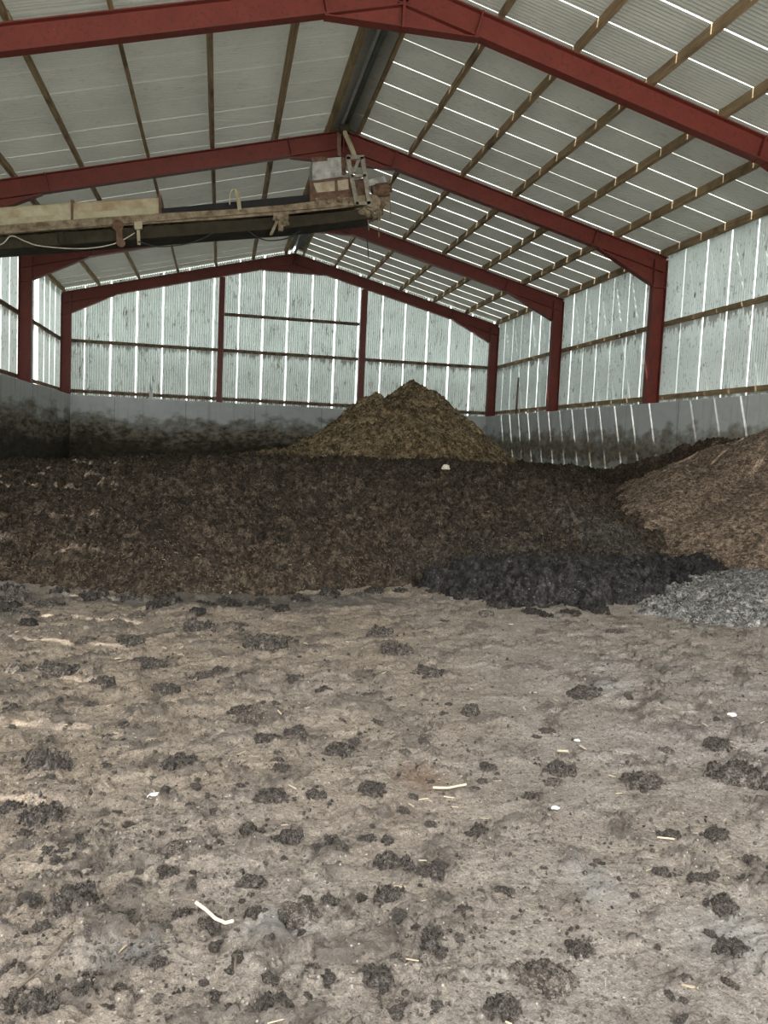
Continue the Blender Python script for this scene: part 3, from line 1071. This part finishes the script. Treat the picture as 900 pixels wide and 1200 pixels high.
# ------------------------------------------------------------------ floor
def mud_full(x, y):
    """height of the trodden floor and how much loose dark muck lies on it"""
    h = 0.010 * fbm2(x * 0.7, y * 0.7, 3, 1)
    # tracks left by the loader run up the shed, slightly to the right
    c, s = math.cos(0.62), math.sin(0.62)
    u = x * c + y * s; v = -x * s + y * c
    path = np.exp(-((x - (1.15 + 0.33 * (y - 2.3))) / 0.42) ** 2)
    dens = np.clip(0.55 + 0.6 * fbm2(x * 0.45, y * 0.45, 2, 41) + 0.35 * smooth(0.9, -0.6, x - 0.28 * y), 0.15, 1.0) * (1 - 0.75 * path)
    wu = u + 0.10 * fbm2(u * 3, v * 3, 3, 7); wv = v + 0.10 * fbm2(u * 3, v * 3, 3, 8)
    pl = smooth(0.05, 0.14, fbm2(wu * 2.0, wv * 4.5, 5, 5, 0.6)) * 0.014
    cake = fbm2(wu * 2.6, wv * 5.5, 5, 77, 0.62) + 0.28 * (dens - 0.55)
    mk = 0.3 * smooth(0.31, 0.37, cake) + 0.7 * smooth(0.45, 0.51, cake)
    cr = smooth(0.80, 1.05, ridge2(wu * 2.2, wv * 5.0, 4, 13)) * 0.016
    h = h + dens * 1.35 * (pl + cr) + 0.002 * fbm2(x * 28, y * 28, 3, 9, 0.6) + 0.0022 * fbm2(x * 70, y * 70, 2, 19)
    h = h + mk * (0.007 + 0.030 * np.clip(billow2(wu * 9, wv * 10, 3, 23, 0.42), 0, 1.2))
    h = h + dens * 0.016 * np.clip(billow2(x * 11, y * 11, 3, 29) - 0.5, 0, 1)
    return h, mk


def mud(x, y):
    return mud_full(x, y)[0]


def mud_at(x, y):
    return float(mud(np.array([float(x)]), np.array([float(y)]))[0])


R, Cc = 720, 900
yy = 1.55 * (11.5 / 1.55) ** (np.arange(R) / (R - 1))
uu = np.linspace(0, 1, Cc)
Yg = np.repeat(yy[:, None], Cc, 1)
Xg = (-0.55 * Yg - 1.2) + uu[None, :] * (1.45 * Yg + 4.4)
Xg = np.clip(Xg, XL + 0.19, XR - 0.19)
Zg, Mk = mud_full(Xg, Yg)
fade = smooth(0.0, 0.05, uu) * smooth(1.0, 0.93, uu)
Zg = Zg * fade[None, :] - 0.022 * (1 - fade[None, :])
Mk = Mk * fade[None, :]
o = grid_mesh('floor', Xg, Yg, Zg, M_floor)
a_ = o.data.attributes.new('muck', 'FLOAT', 'POINT')
a_.data.foreach_set('value', Mk.ravel().astype(np.float32))
tag(o, kind='structure')
mb = MB(); mb.box((XL - 0.2, y_off, -0.3), (XR + 0.2, Y4 - 0.1, -0.02))
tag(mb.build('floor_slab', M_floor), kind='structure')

# ------------------------------------------------------------------ heaps
FXY = np.array([(-6, 9.6), (-3.5, 9.4), (-2.2, 9.05), (-1.65, 8.79), (-.87, 8.5), (-.03, 8.31), (.66, 8.43), (1.34, 8.86), (1.87, 9.11), (2.37, 9.14),
                (3.2, 9.0), (4.2, 9.05), (5.0, 9.3), (5.7, 10.0), (6.4, 10.9), (7.6, 12.0), (9.0, 12.8), (11, 13.5)])
HXZ = np.array([(-6, .80), (-3.4, .90), (-1.5, 1.05), (.6, 1.16), (2.8, 1.24), (5, 1.26), (7.4, 1.20), (11, 1.12)])


def heap_h(x, y):
    yf = np.interp(x, FXY[:, 0], FXY[:, 1]) + 0.16 * fbm2(x * 1.3, y * 0.3, 3, 3) + 0.09 * fbm2(x * 5.0, y * 2.0, 3, 4)
    hc = np.interp(x, HXZ[:, 0], HXZ[:, 1])
    t = y - yf
    lip = 0.26 * (1 - np.exp(-np.maximum(t, 0) / 0.28))
    k = np.clip(t / 5.6, 0, 1)
    up = (hc - 0.26) * (1 - (1 - k) ** 1.55)
    back = np.clip((y - 17) / 13, 0, 1) * 0.35 * smooth(6, -3, x)
    base = np.where(t > 0, lip + up - back, t * 0.7)
    a = smooth(-0.1, 0.5, t)
    rough = 0.085 * fbm2(x * 0.8, y * 0.8, 3, 51) + 0.07 * fbm2(x * 2.4, y * 2.4, 3, 52) + 0.13 * (billow2(x * 4.2, y * 4.2, 4, 53, 0.65) - 0.4) \
        + 0.032 * fbm2(x * 12, y * 12, 3, 54, 0.65)
    rough = rough + 0.02 * smooth(0.4, 1.0, ridge2((x + y) * 1.2, (y - x) * 2.6, 2, 55))
    return base + a * rough


xs = np.arange(XL + 0.21, XR - 0.20, 0.028)
ys = np.concatenate([np.arange(7.7, 14.5, 0.028), np.arange(14.5, 22, 0.06), np.arange(22, Y4 - 0.2, 0.15)])
Xh, Yh = np.meshgrid(xs, ys)
Zh = heap_h(Xh, Yh)
o = clip_grid_mesh('compost_heap', Xh, Yh, Zh, Zh > -0.04, M_heap)
tag(o, 'broad dark brown compost heap spread across the shed, behind the bare floor', 'heap')

# conical pile under the conveyor head
xs = np.arange(-0.4, 7.8, 0.03); ys = np.arange(15.4, 22.8, 0.03)
Xp, Yp = np.meshgrid(xs, ys)


def cone(x, y, cx, cy, h, s, rnd=0.12):
    r = np.sqrt((x - cx) ** 2 + (y - cy) ** 2 + rnd ** 2) - rnd
    return h - s * r


def pile_h(x, y):
    wx = x + 0.16 * fbm2(x * 1.1, y * 1.1, 3, 61); wy = y + 0.16 * fbm2(x * 1.1, y * 1.1, 3, 62)
    z = np.maximum.reduce([cone(wx, wy, 4.40, 19.0, 3.10, 0.77), cone(wx, wy, 3.42, 18.8, 2.74, 0.74, 0.06), cone(wx, wy, 4.05, 18.9, 2.86, 0.7),
                           cone(wx, wy, 2.6, 18.6, 1.86, 0.46), cone(wx, wy, 1.3, 18.3, 1.40, 0.22)])
    return z + 0.07 * fbm2(x * 2.2, y * 2.2, 3, 63) + 0.07 * (billow2(x * 5, y * 5, 4, 64, 0.65) - 0.35) + 0.03 * fbm2(x * 12, y * 12, 3, 65, 0.65)


Zp = pile_h(Xp, Yp)
keep = Zp > heap_h(Xp, Yp) - 0.12
o = clip_grid_mesh('compost_pile', Xp, Yp, Zp, keep, M_pile)
tag(o, 'tall conical olive-brown pile heaped below the conveyor end, in front of the gable wall', 'pile')

# right-hand heap against the wall
xs = np.arange(5.4, XR - 0.20, 0.028); ys = np.arange(9.2, 19.5, 0.028)
Xr, Yr = np.meshgrid(xs, ys)


def rheap_h(x, y):
    wx = x + 0.22 * fbm2(x * 0.8, y * 0.8, 3, 71); wy = y + 0.22 * fbm2(x * 0.8, y * 0.8, 3, 72)
    z = np.maximum.reduce([cone(wx, wy, 10.1, 13.4, 2.30, 0.56, 0.5), cone(wx, wy, 10.0, 15.6, 1.85, 0.55, 0.4), cone(wx, wy, 9.6, 12.3, 1.75, 0.55, 0.6)])
    z = z + 0.05 * fbm2(x * 1.6, y * 1.6, 3, 73) + 0.028 * (billow2(x * 6, y * 6, 3, 74) - 0.3) + 0.010 * fbm2(x * 16, y * 16, 3, 75)
    return z


Zr_ = rheap_h(Xr, Yr)
low = np.maximum(heap_h(Xr, Yr), 0)
o = clip_grid_mesh('compost_heap', Xr, Yr, Zr_, Zr_ > low - 0.12, M_rheap)
tag(o, 'lighter brown fine compost heap banked against the right concrete wall', 'heap')

# dark straw muck along the back edge of the right heap
xs = np.arange(7.2, XR - 0.20, 0.022); ys = np.arange(12.8, 18.4, 0.022)
Xt, Yt = np.meshgrid(xs, ys)


def tuft_h(x, y):
    p0 = np.array([8.1, 15.6]); p1 = np.array([9.95, 14.1])
    d = p1 - p0; L = np.hypot(*d); d /= L
    u = (x - p0[0]) * d[0] + (y - p0[1]) * d[1]; v = -(x - p0[0]) * d[1] + (y - p0[1]) * d[0]
    u2 = np.clip(u, 0, L)
    r = np.sqrt((u - u2) ** 2 + v ** 2) + 0.22 * fbm2(x * 1.6, y * 1.6, 4, 81)
    top = np.interp(u2 / L, [0, .35, .6, .85, 1], [1.38, 1.66, 1.98, 1.97, 1.9])
    z = top - 0.75 * np.maximum(r - 0.15, 0) ** 1.15
    return z + 0.10 * (billow2(x * 4, y * 4, 4, 82, 0.6) - 0.3) + 0.03 * fbm2(x * 14, y * 14, 3, 83)


Zt = tuft_h(Xt, Yt)
low = np.maximum(rheap_h(Xt, Yt), heap_h(Xt, Yt))
o = clip_grid_mesh('straw_muck', Xt, Yt, Zt, Zt > low - 0.06, M_tuft)
tag(o, 'dark fluffy straw muck heaped along the back edge of the right heap', 'muck')

# wet black muck in front of the heap
xs = np.arange(2.2, 7.9, 0.022); ys = np.arange(7.3, 11.6, 0.022)
Xw, Yw = np.meshgrid(xs, ys)


def dome(x, y, cx, cy, rx, ry, h, rot=0.0):
    c, s = math.cos(rot), math.sin(rot)
    u = ((x - cx) * c + (y - cy) * s) / rx; v = (-(x - cx) * s + (y - cy) * c) / ry
    q = 1 - u * u - v * v
    return np.where(q > 0, h * np.sqrt(np.maximum(q, 0)), q * 0.4)


def wet_h(x, y):
    wx = x + 0.20 * fbm2(x * 1.5, y * 1.5, 3, 91); wy = y + 0.20 * fbm2(x * 1.5, y * 1.5, 3, 92)
    z = np.maximum.reduce([dome(wx, wy, 3.75, 8.75, 1.25, 0.80, 0.38, 0.05), dome(wx, wy, 4.7, 9.1, 1.0, 0.65, 0.34, 0.5), dome(wx, wy, 3.0, 8.95, 0.7, 0.5, 0.30),
                           dome(wx, wy, 6.0, 10.05, 1.3, 0.45, 0.20, 0.5), dome(wx, wy, 7.3, 10.35, 0.8, 0.25, 0.14, 0.0)])
    return z + 0.09 * fbm2(x * 2.2, y * 2.2, 3, 93) + 0.11 * (billow2(x * 4.5, y * 4.5, 4, 94, 0.65) - 0.35) + 0.028 * fbm2(x * 14, y * 14, 3, 95, 0.65)


Zw = wet_h(Xw, Yw)
o = clip_grid_mesh('wet_muck', Xw, Yw, Zw, Zw > np.maximum(heap_h(Xw, Yw), 0) - 0.07, M_wet)
tag(o, 'low mound of wet black muck at the front right foot of the dark heap', 'muck')

# grey chippings at the right
xs = np.arange(4.0, 9.9, 0.022); ys = np.arange(5.6, 10.8, 0.022)
Xc, Yc = np.meshgrid(xs, ys)


def chip_h(x, y):
    wx = x + 0.3 * fbm2(x * 1.2, y * 1.2, 3, 101); wy = y + 0.3 * fbm2(x * 1.2, y * 1.2, 3, 102)
    z = np.maximum(dome(wx, wy, 7.2, 8.6, 2.5, 1.75, 0.22, 0.35), dome(wx, wy, 5.6, 8.1, 1.3, 1.0, 0.09, 0.2))
    return z + 0.03 * fbm2(x * 3, y * 3, 3, 103) + 0.035 * fbm2(x * 14, y * 14, 3, 104, 0.75)


Zc_ = chip_h(Xc, Yc)
o = clip_grid_mesh('chippings', Xc, Yc, Zc_, Zc_ > -0.01, M_chips)
tag(o, 'flat spread of grey stony chippings on the floor at the right edge', 'chippings', None, 'stuff')

# ------------------------------------------------------------------ clods on the floor
def clod_mesh(seed, sub=5, flat=0.42):
    bm = bmesh.new()
    bmesh.ops.create_icosphere(bm, subdivisions=sub, radius=1.0)
    me = bpy.data.meshes.new('clod')
    bm.to_mesh(me); bm.free()
    n = len(me.vertices)
    co = np.empty(n * 3); me.vertices.foreach_get('co', co); co = co.reshape(-1, 3)
    d = co / np.linalg.norm(co, axis=1, keepdims=True)
    r = 1 + 0.42 * perlin3(d * 1.4 + seed, seed) + 0.30 * perlin3(d * 3.2, seed + 1)
    r = r + 0.16 * (np.abs(perlin3(d * 6.5, seed + 2)) - 0.2) + 0.10 * perlin3(d * 14, seed + 3) + 0.05 * perlin3(d * 30, seed + 4)
    co = d * r[:, None]
    rs = random.Random(seed)
    co[:, 0] *= 0.5; co[:, 1] *= 0.5 * rs.uniform(0.5, 0.9); co[:, 2] *= 0.5 * flat * rs.uniform(0.8, 1.4)
    co[:, 2] = np.maximum(co[:, 2], -0.10)
    me.vertices.foreach_set('co', co.ravel())
    me.polygons.foreach_set('use_smooth', [True] * len(me.polygons))
    me.update()
    return me


def crumb_mesh(seed):
    n = 64
    g = np.linspace(-0.75, 0.75, n)
    X, Y = np.meshgrid(g, g)
    rs = random.Random(seed)
    sy = rs.uniform(1.1, 1.7)
    wx = X + 0.16 * fbm2(X * 3, Y * 3, 3, seed); wy = Y + 0.16 * fbm2(X * 3, Y * 3, 3, seed + 5)
    q = 1 - (wx / 0.5) ** 2 - (wy * sy / 0.5) ** 2 + 0.8 * fbm2(X * 3.2, Y * 3.2, 4, seed + 9, 0.6)
    edge = smooth(0.75, 0.55, np.sqrt(X ** 2 + (Y * 1.0) ** 2))
    q = np.where(edge > 0, q, -1) - (1 - edge)
    h = np.where(q > 0, 0.24 * np.sqrt(np.maximum(q, 0)), q * 0.30)
    h = h + smooth(-0.05, 0.5, q) * (0.17 * (billow2(X * 3.6, Y * 3.6, 4, seed + 11, 0.45) - 0.3)) + (q > -0.2) * 0.02 * fbm2(X * 18, Y * 18, 2, seed + 12)
    o = clip_grid_mesh('clod', X, Y, h, (q > -0.12), M_clod)
    me = o.data
    bpy.data.objects.remove(o)
    bm = bmesh.new(); bm.from_mesh(me)                 # keep the largest connected piece
    left = set(bm.verts); best = []
    while left:
        st = [left.pop()]; comp = [st[0]]
        while st:
            for e in st.pop().link_edges:
                for w in e.verts:
                    if w in left:
                        left.discard(w); st.append(w); comp.append(w)
        if len(comp) > len(best): best = comp
    keep = set(best)
    bmesh.ops.delete(bm, geom=[w for w in bm.verts if w not in keep], context='VERTS')
    r = bmesh.ops.extrude_edge_only(bm, edges=[e for e in bm.edges if e.is_boundary])
    for w in r['geom']:
        if isinstance(w, bmesh.types.BMVert): w.co.z = -0.16
    bm.to_mesh(me); bm.free()
    me.materials.clear()
    me.polygons.foreach_set('use_smooth', [True] * len(me.polygons))
    return me


PROTO = [crumb_mesh(100 + 20 * i) for i in range(14)]
STAND = [clod_mesh(501), clod_mesh(502), clod_mesh(503)]
PROTO_S = [clod_mesh(200 + i, 3) for i in range(8)]
for m in PROTO + PROTO_S + STAND:
    m.materials.append(M_clod)
FRAG = []


def put_clod(me, x, y, w, rz, sy=1.0, sz=1.0, z=None, name='muck_clod'):
    if me in PROTO: sz = 0.95 * min(sz, 1.15)
    o = bpy.data.objects.new(name, me)
    COL.objects.link(o)
    o.location = (x, y, (mud_at(x, y) if z is None else z) + 0.01 * w)
    o.scale = (w, w * sy, w * sz)
    o.rotation_euler = (0, 0, rz)
    return o


# px, py (centre of the clod's foot), width in px, height factor, optional label
BIG = [
    (551, 838, 25, 2.3, 'upright dark clod standing alone on the clear floor right of centre'),
    (400, 884, 44, 1.5, 'chunky dark grey clod on the middle of the floor, largest near the centre'),
    (55, 903, 58, 1.1, 'wide slab-like dark clod at the left, with a smooth grey top'),
    (50, 968, 50, 1.2, 'long dark clod at the left edge, shaped like a torn strip'),
    (90, 1072, 54, 1.2, 'broad crumbly clod low at the left of the foreground'),
    (213, 906, 48, 1.2, 'dark two-lobed clod left of centre, just above the white scrap'),
    (232, 741, 38, 1.7, 'dark jagged clod close to the foot of the heap, left of centre'),
    (365, 1142, 36, 1.8, 'tall pale crumbly clod in the centre of the foreground'),
    (640, 1150, 74, 0.9, 'big broken-up clod patch at the bottom right of centre'),
    (862, 912, 66, 0.9, 'very dark wide clod by the right edge of the floor'),
    (755, 918, 60, 0.6, 'flat cracked cake of muck right of centre'),
    (445, 748, 34, 1.5, 'dark clod heading the trail of muck that runs down from the heap'),
    (462, 768, 44, 1.0, 'second clod of the muck trail running down from the heap'),
    (500, 792, 44, 0.7, 'low last clod of the muck trail running down from the heap'),
    (655, 904, 42, 1.0, 'dark crumbly clod right of centre, left of the flat cracked cake'),
    (308, 762, 56, 0.9, 'low spread of dark clod left of the muck trail'),
    (775, 1026, 22, 1.6, 'small upright clod on the grey floor at lower right'),
    (845, 1066, 40, 1.1, 'crumbly clod near the right edge in the foreground'),
    (295, 1046, 40, 1.1, 'rounded clod at lower left of centre beside the pale stick'),
    (322, 1192, 50, 1.2, 'crumbly clod cut by the bottom edge, left of centre'),
    (45, 1192, 44, 1.3, 'dark clod cut by the bottom edge at far left'),
]
OTHER = [(275, 738, 34, .7), (102, 753, 30, .6), (150, 757, 38, .7), (167, 775, 30, .6), (20, 790, 38, .9), (62, 792, 54, .7), (120, 808, 30, 1.1), (180, 785, 30, .7),
         (257, 791, 24, 1.1), (287, 797, 28, .9), (240, 800, 32, .6), (193, 817, 34, .8), (20, 836, 36, 1.), (107, 834, 17, 1.3), (145, 855, 15, 1.2), (178, 863, 18, .8),
         (125, 872, 22, 1.2), (282, 836, 40, .9), (291, 849, 26, 1.), (310, 873, 32, 1.), (347, 868, 26, .9), (10, 952, 38, 1.), (30, 986, 22, 1.2), (91, 989, 18, 1.),
         (152, 971, 20, 1.3), (250, 959, 16, 1.1), (295, 978, 36, 1.2), (340, 987, 34, .9), (385, 992, 40, .8), (206, 1012, 32, .9), (195, 1030, 30, .9), (300, 1078, 30, 1.2),
         (350, 1085, 56, .8), (385, 1072, 22, 1.6), (560, 980, 34, .9), (785, 979, 34, .8), (838, 981, 38, .8), (858, 1116, 44, .8), (680, 1114, 44, .9), (505, 1032, 36, 1.),
         (460, 1018, 50, 1.), (590, 1046, 28, .6), (623, 936, 24, 1.1), (648, 919, 30, .9), (570, 901, 26, .9), (495, 874, 18, 1.1), (474, 884, 18, 1.1), (520, 838, 12, 1.),
         (526, 827, 10, 1.), (685, 816, 44, .6), (640, 858, 22, .7), (840, 878, 36, .8), (20, 706, 44, 1.2), (55, 712, 40, .8), (30, 722, 30, .6), (340, 752, 30, .7),
         (420, 700, 26, .6), (570, 722, 36, .6), (520, 730, 18, .6), (720, 742, 22, .6), (780, 880, 22, 1.), (440, 850, 20, .9), (380, 810, 28, .7), (345, 800, 26, .7),
         (430, 820, 18, .7), (436, 932, 36, .9), (330, 905, 30, .9), (318, 940, 44, .8), (370, 935, 26, .8), (60, 1010, 28, .8), (35, 1062, 30, .8), (115, 1030, 18, .9),
         (245, 1090, 34, .9), (215, 1080, 30, 1.), (700, 1010, 14, .9), (636, 1020, 10, .9), (540, 1070, 34, .7), (455, 1060, 44, .9), (500, 1100, 40, .7), (440, 1150, 46, .7),
         (590, 1190, 56, .9), (250, 1180, 20, 1.), (270, 1190, 20, .9), (140, 1165, 18, .9), (94, 1184, 16, .9), (20, 1168, 28, .9), (880, 1010, 22, .9), (820, 1035, 30, .7)]
for i, it in enumerate(BIG):
    px, py, w, hz, lb = it
    p = at_z(px, py)
    W = 0.85 * w * np.hypot(p[1], p[0]) / F_PX
    o = put_clod(STAND[(0, 16, 18).index(i)] if i in (0, 16, 18) else PROTO[i % 14], p[0], p[1], W, rg.uniform(-0.5, 0.7), rg.uniform(1.0, 1.3), hz)
    if i in (7, 8):
        if o.data.users > 1: o.data = o.data.copy()
        o.data.materials.clear(); o.data.materials.append(M_clod_pale)
    tag(o, lb, 'clod', 'larger clods of muck on the floor')
for i, (px, py, w, hz) in enumerate(OTHER):
    p = at_z(px, py)
    W = 0.85 * w * np.hypot(p[1], p[0]) / F_PX
    o = put_clod(PROTO[(i * 5 + 2) % 14], p[0], p[1], W, rg.uniform(-0.6, 0.9), rg.uniform(0.85, 1.15), hz)
    tag(o, 'medium dark clod of dried muck lying on the bare floor', 'clod', 'medium clods of muck on the floor')

PROTO_D = []
for k_ in range(5):
    m_ = PROTO[k_ * 2].copy(); m_.materials.clear(); m_.materials.append(M_damp); PROTO_D.append(m_)
FOOT = [(12, 694, 26), (70, 699, 22), (110, 703, 28), (155, 706, 24), (196, 709, 34), (238, 712, 26), (268, 709, 30), (305, 712, 24), (352, 706, 22), (385, 700, 26),
        (438, 696, 20), (470, 697, 16), (508, 697, 18), (548, 704, 22), (585, 712, 26), (622, 719, 22), (668, 720, 24), (705, 719, 20), (742, 708, 26), (33, 735, 20),
        (230, 722, 18), (180, 716, 20), (330, 716, 20), (640, 724, 14), (12, 715, 30)]
for i, (px, py, w) in enumerate(FOOT):
    p = at_z(px, py)
    o = put_clod(PROTO_D[i % 5], p[0], p[1], w * np.hypot(p[1], p[0]) / F_PX, rg.uniform(-0.6, 0.6), rg.uniform(0.9, 1.3), rg.uniform(0.7, 1.2))
    tag(o, 'dark damp clod fallen along the foot of the dark heap', 'clod', 'damp clods along the foot of the heap')

n_small = 0
rs = random.Random(11)
while n_small < 190:
    py = 715 + 485 * rs.random() ** 1.1
    px = rs.uniform(-10, 910)
    p = at_z(px, py)
    if not (-0.8 * 5 < p[0] < 8.0):
        continue
    path = math.exp(-((p[0] - (1.15 + 0.33 * (p[1] - 2.3))) / 0.45) ** 2)
    if rs.random() < 0.85 * path or (px > 500 and rs.random() < 0.35):
        continue
    if chip_h(np.array([p[0]]), np.array([p[1]]))[0] > 0 or wet_h(np.array([p[0]]), np.array([p[1]]))[0] > -0.02:
        continue
    W = rs.uniform(0.025, 0.062)
    o = put_clod(PROTO_S[n_small % 8], p[0], p[1], W, rs.uniform(0, 6.28), rs.uniform(0.8, 1.3), rs.uniform(0.8, 1.4))
    tag(o, 'small dark crumb of dried muck scattered on the bare floor', 'crumb', 'small crumbs of muck scattered on the floor')
    n_small += 1

# loose crumbs nobody could count
v, f = [], []
base = bmesh.new(); bmesh.ops.create_icosphere(base, subdivisions=1, radius=1)
bv = np.array([q.co[:] for q in base.verts]); bf = [tuple(w.index for w in q.verts) for q in base.faces]; base.free()
nr = np.random.default_rng(5)
PX = nr.uniform(-20, 920, 5200); PY = 700 + 500 * nr.random(5200) ** 1.2
cnt = 0
pts = np.array([at_z(a, b) for a, b in zip(PX, PY)])
ch = chip_h(pts[:, 0], pts[:, 1]); hz = mud(pts[:, 0], pts[:, 1])
clump = fbm2(pts[:, 0] * 1.1, pts[:, 1] * 1.1, 3, 131)
for k in range(len(pts)):
    if ch[k] > 0 or pts[k, 1] > 8.4 or clump[k] < nr.uniform(-0.5, 0.4):
        continue
    s = nr.uniform(0.003, 0.013) * (0.7 + 0.06 * pts[k, 1])
    q = bv * (s * nr.uniform(0.6, 1.3, 3)) * (1 + 0.35 * nr.standard_normal((len(bv), 1)))
    n0 = len(v)
    v += [tuple(r) for r in (q + np.array([pts[k, 0], pts[k, 1], hz[k] + s * 0.3]))]
    f += [tuple(n0 + a for a in t) for t in bf]
me = bpy.data.meshes.new('crumbs'); me.from_pydata(v, [], f)
tag(link('crumbs', me, M_clod), 'fine dark crumbs of muck strewn over the bare floor', 'crumbs', None, 'stuff')

# straw and wood slivers
def slivers(name, pts, zs, lmin, lmax, mat, lb, seed, lift=0.004):
    nr = np.random.default_rng(seed)
    v, f = [], []
    for (x, y), z in zip(pts, zs):
        a = nr.uniform(0, math.pi); L = nr.uniform(lmin, lmax); w = L * nr.uniform(0.06, 0.16); t = nr.uniform(-0.25, 0.25)
        d = np.array([math.cos(a), math.sin(a), t]); s = np.array([-math.sin(a), math.cos(a), 0]); u = np.array([0, 0, 1.0])
        c = np.array([x, y, z + lift])
        n0 = len(v)
        for e in (-1, 1):
            for (q, h) in ((-1, -1), (1, -1), (1, 1), (-1, 1)):
                v.append(tuple(c + d * e * L / 2 + s * q * w / 2 + u * h * w * 0.35))
        f += [tuple(n0 + k for k in q) for q in ((0, 3, 2, 1), (4, 5, 6, 7), (0, 1, 5, 4), (1, 2, 6, 5), (2, 3, 7, 6), (3, 0, 4, 7))]
    me = bpy.data.meshes.new(name); me.from_pydata(v, [], f)
    tag(link(name, me, mat), lb, 'straw', None, 'stuff')


n = 700
q = np.stack([nr.uniform(-3.2, 6.5, n), nr.uniform(1.9, 8.2, n)], -1)
slivers('straw_bits', q, mud(q[:, 0], q[:, 1]), 0.012, 0.05, M_straw, 'pale bits of straw and wood strewn over the bare floor', 1)
n = 1800
q = np.stack([nr.uniform(-4.5, 7.0, n), nr.uniform(8.6, 17, n)], -1)
z = heap_h(q[:, 0], q[:, 1]); m = z > 0.1
slivers('straw_bits', q[m], z[m], 0.012, 0.05, M_chaff, 'pale straw slivers caught in the dark brown heap', 2, 0.006)
n = 900
q = np.stack([nr.uniform(6.3, 9.9, n), nr.uniform(10.4, 15.0, n)], -1)
z = rheap_h(q[:, 0], q[:, 1]); m = z > np.maximum(heap_h(q[:, 0], q[:, 1]), 0.02)
slivers('straw_bits', q[m], z[m], 0.015, 0.055, M_straw, 'pale wood slivers caught in the light brown heap on the right', 3, 0.004)

# ------------------------------------------------------------------ single small things
p = None
for Y in np.arange(10, 17, 0.05):                 # the stone lies where its sight line meets the heap
    r_ = at_y(522, 551, Y)
    if r_[2] <= heap_h(np.array([r_[0]]), np.array([r_[1]]))[0]:
        p = r_; break
if p is None:
    p = at_y(522, 551, 14.0)
o = put_clod(clod_mesh(301, 4, 0.8), p[0], p[1], 0.12, 0.3, 1.1, 1.2, heap_h(np.array([p[0]]), np.array([p[1]]))[0], 'stone')
o.data.materials.append(M_stone)
tag(o, 'pale round stone on the crest of the dark heap below the conical pile', 'stone')


def scrap(px, py, w, d, lb, seed, name='scrap'):
    p = at_z(px, py)
    rs = random.Random(seed)
    mb = MB()
    k = 9
    ring = []
    for i in range(k):
        a = 2 * math.pi * i / k
        rr = rs.uniform(0.65, 1.0)
        ring.append((math.cos(a) * w / 2 * rr, math.sin(a) * d / 2 * rr))
    z = mud_at(p[0], p[1]) + 0.006
    n0 = [(p[0] + a, p[1] + b, z + rs.uniform(0, 0.01)) for a, b in ring]
    mb.v = n0 + [(a, b, c + 0.004) for a, b, c in n0]
    mb.f = [tuple(reversed(range(k))), tuple(range(k, 2 * k))] + [(i, (i + 1) % k, k + (i + 1) % k, k + i) for i in range(k)]
    tag(mb.build(name, M_white), lb, 'scrap')


scrap(181, 938, 0.085, 0.075, 'white scrap lying flat left of centre on the floor', 1)
scrap(676, 871, 0.035, 0.06, 'small white scrap on the grey floor right of centre', 2)
scrap(857, 853, 0.07, 0.06, 'pale flake of scrap near the right edge of the floor', 3)
scrap(650, 952, 0.05, 0.05, 'tiny pale scrap on the clear strip of floor right of centre', 4)


def stick(pxs, r, mat, lb, lift=0.012):
    pp = []
    for px, py in pxs:
        q = at_z(px, py)
        pp.append((q[0], q[1], mud_at(q[0], q[1]) + r + lift))
    mb = MB(); mb.tube(pp, r, 7)
    tag(mb.build('stick', mat, None, 0, True), lb, 'stick', 'loose sticks on the floor')


stick([(228, 1087), (240, 1087.5), (252, 1091), (264, 1097), (272, 1102)], 0.006, M_straw, 'pale curved stick in the left foreground', 0.04)
stick([(20, 1170), (45, 1155), (66, 1132), (85, 1116)], 0.004, M_twig, 'thin dark twig lying aslant in the lower left foreground')
stick([(276, 1141), (275, 1152), (276.5, 1161)], 0.004, M_twig, 'short dark twig pointing at the camera in the foreground centre left')
stick([(507, 929), (525, 929), (546, 927)], 0.006, M_straw, 'pale straight stick just right of centre beside a reddish patch')
stick([(653, 883), (668, 885)], 0.006, M_straw, 'short pale stick on the grey floor right of centre')
stick([(770, 986), (790, 987.5)], 0.004, M_straw, 'short pale stick beside a clod at right of the floor')
stick([(20, 915), (44, 899)], 0.003, M_twig, 'thin twig by the slab-like clod at the left')
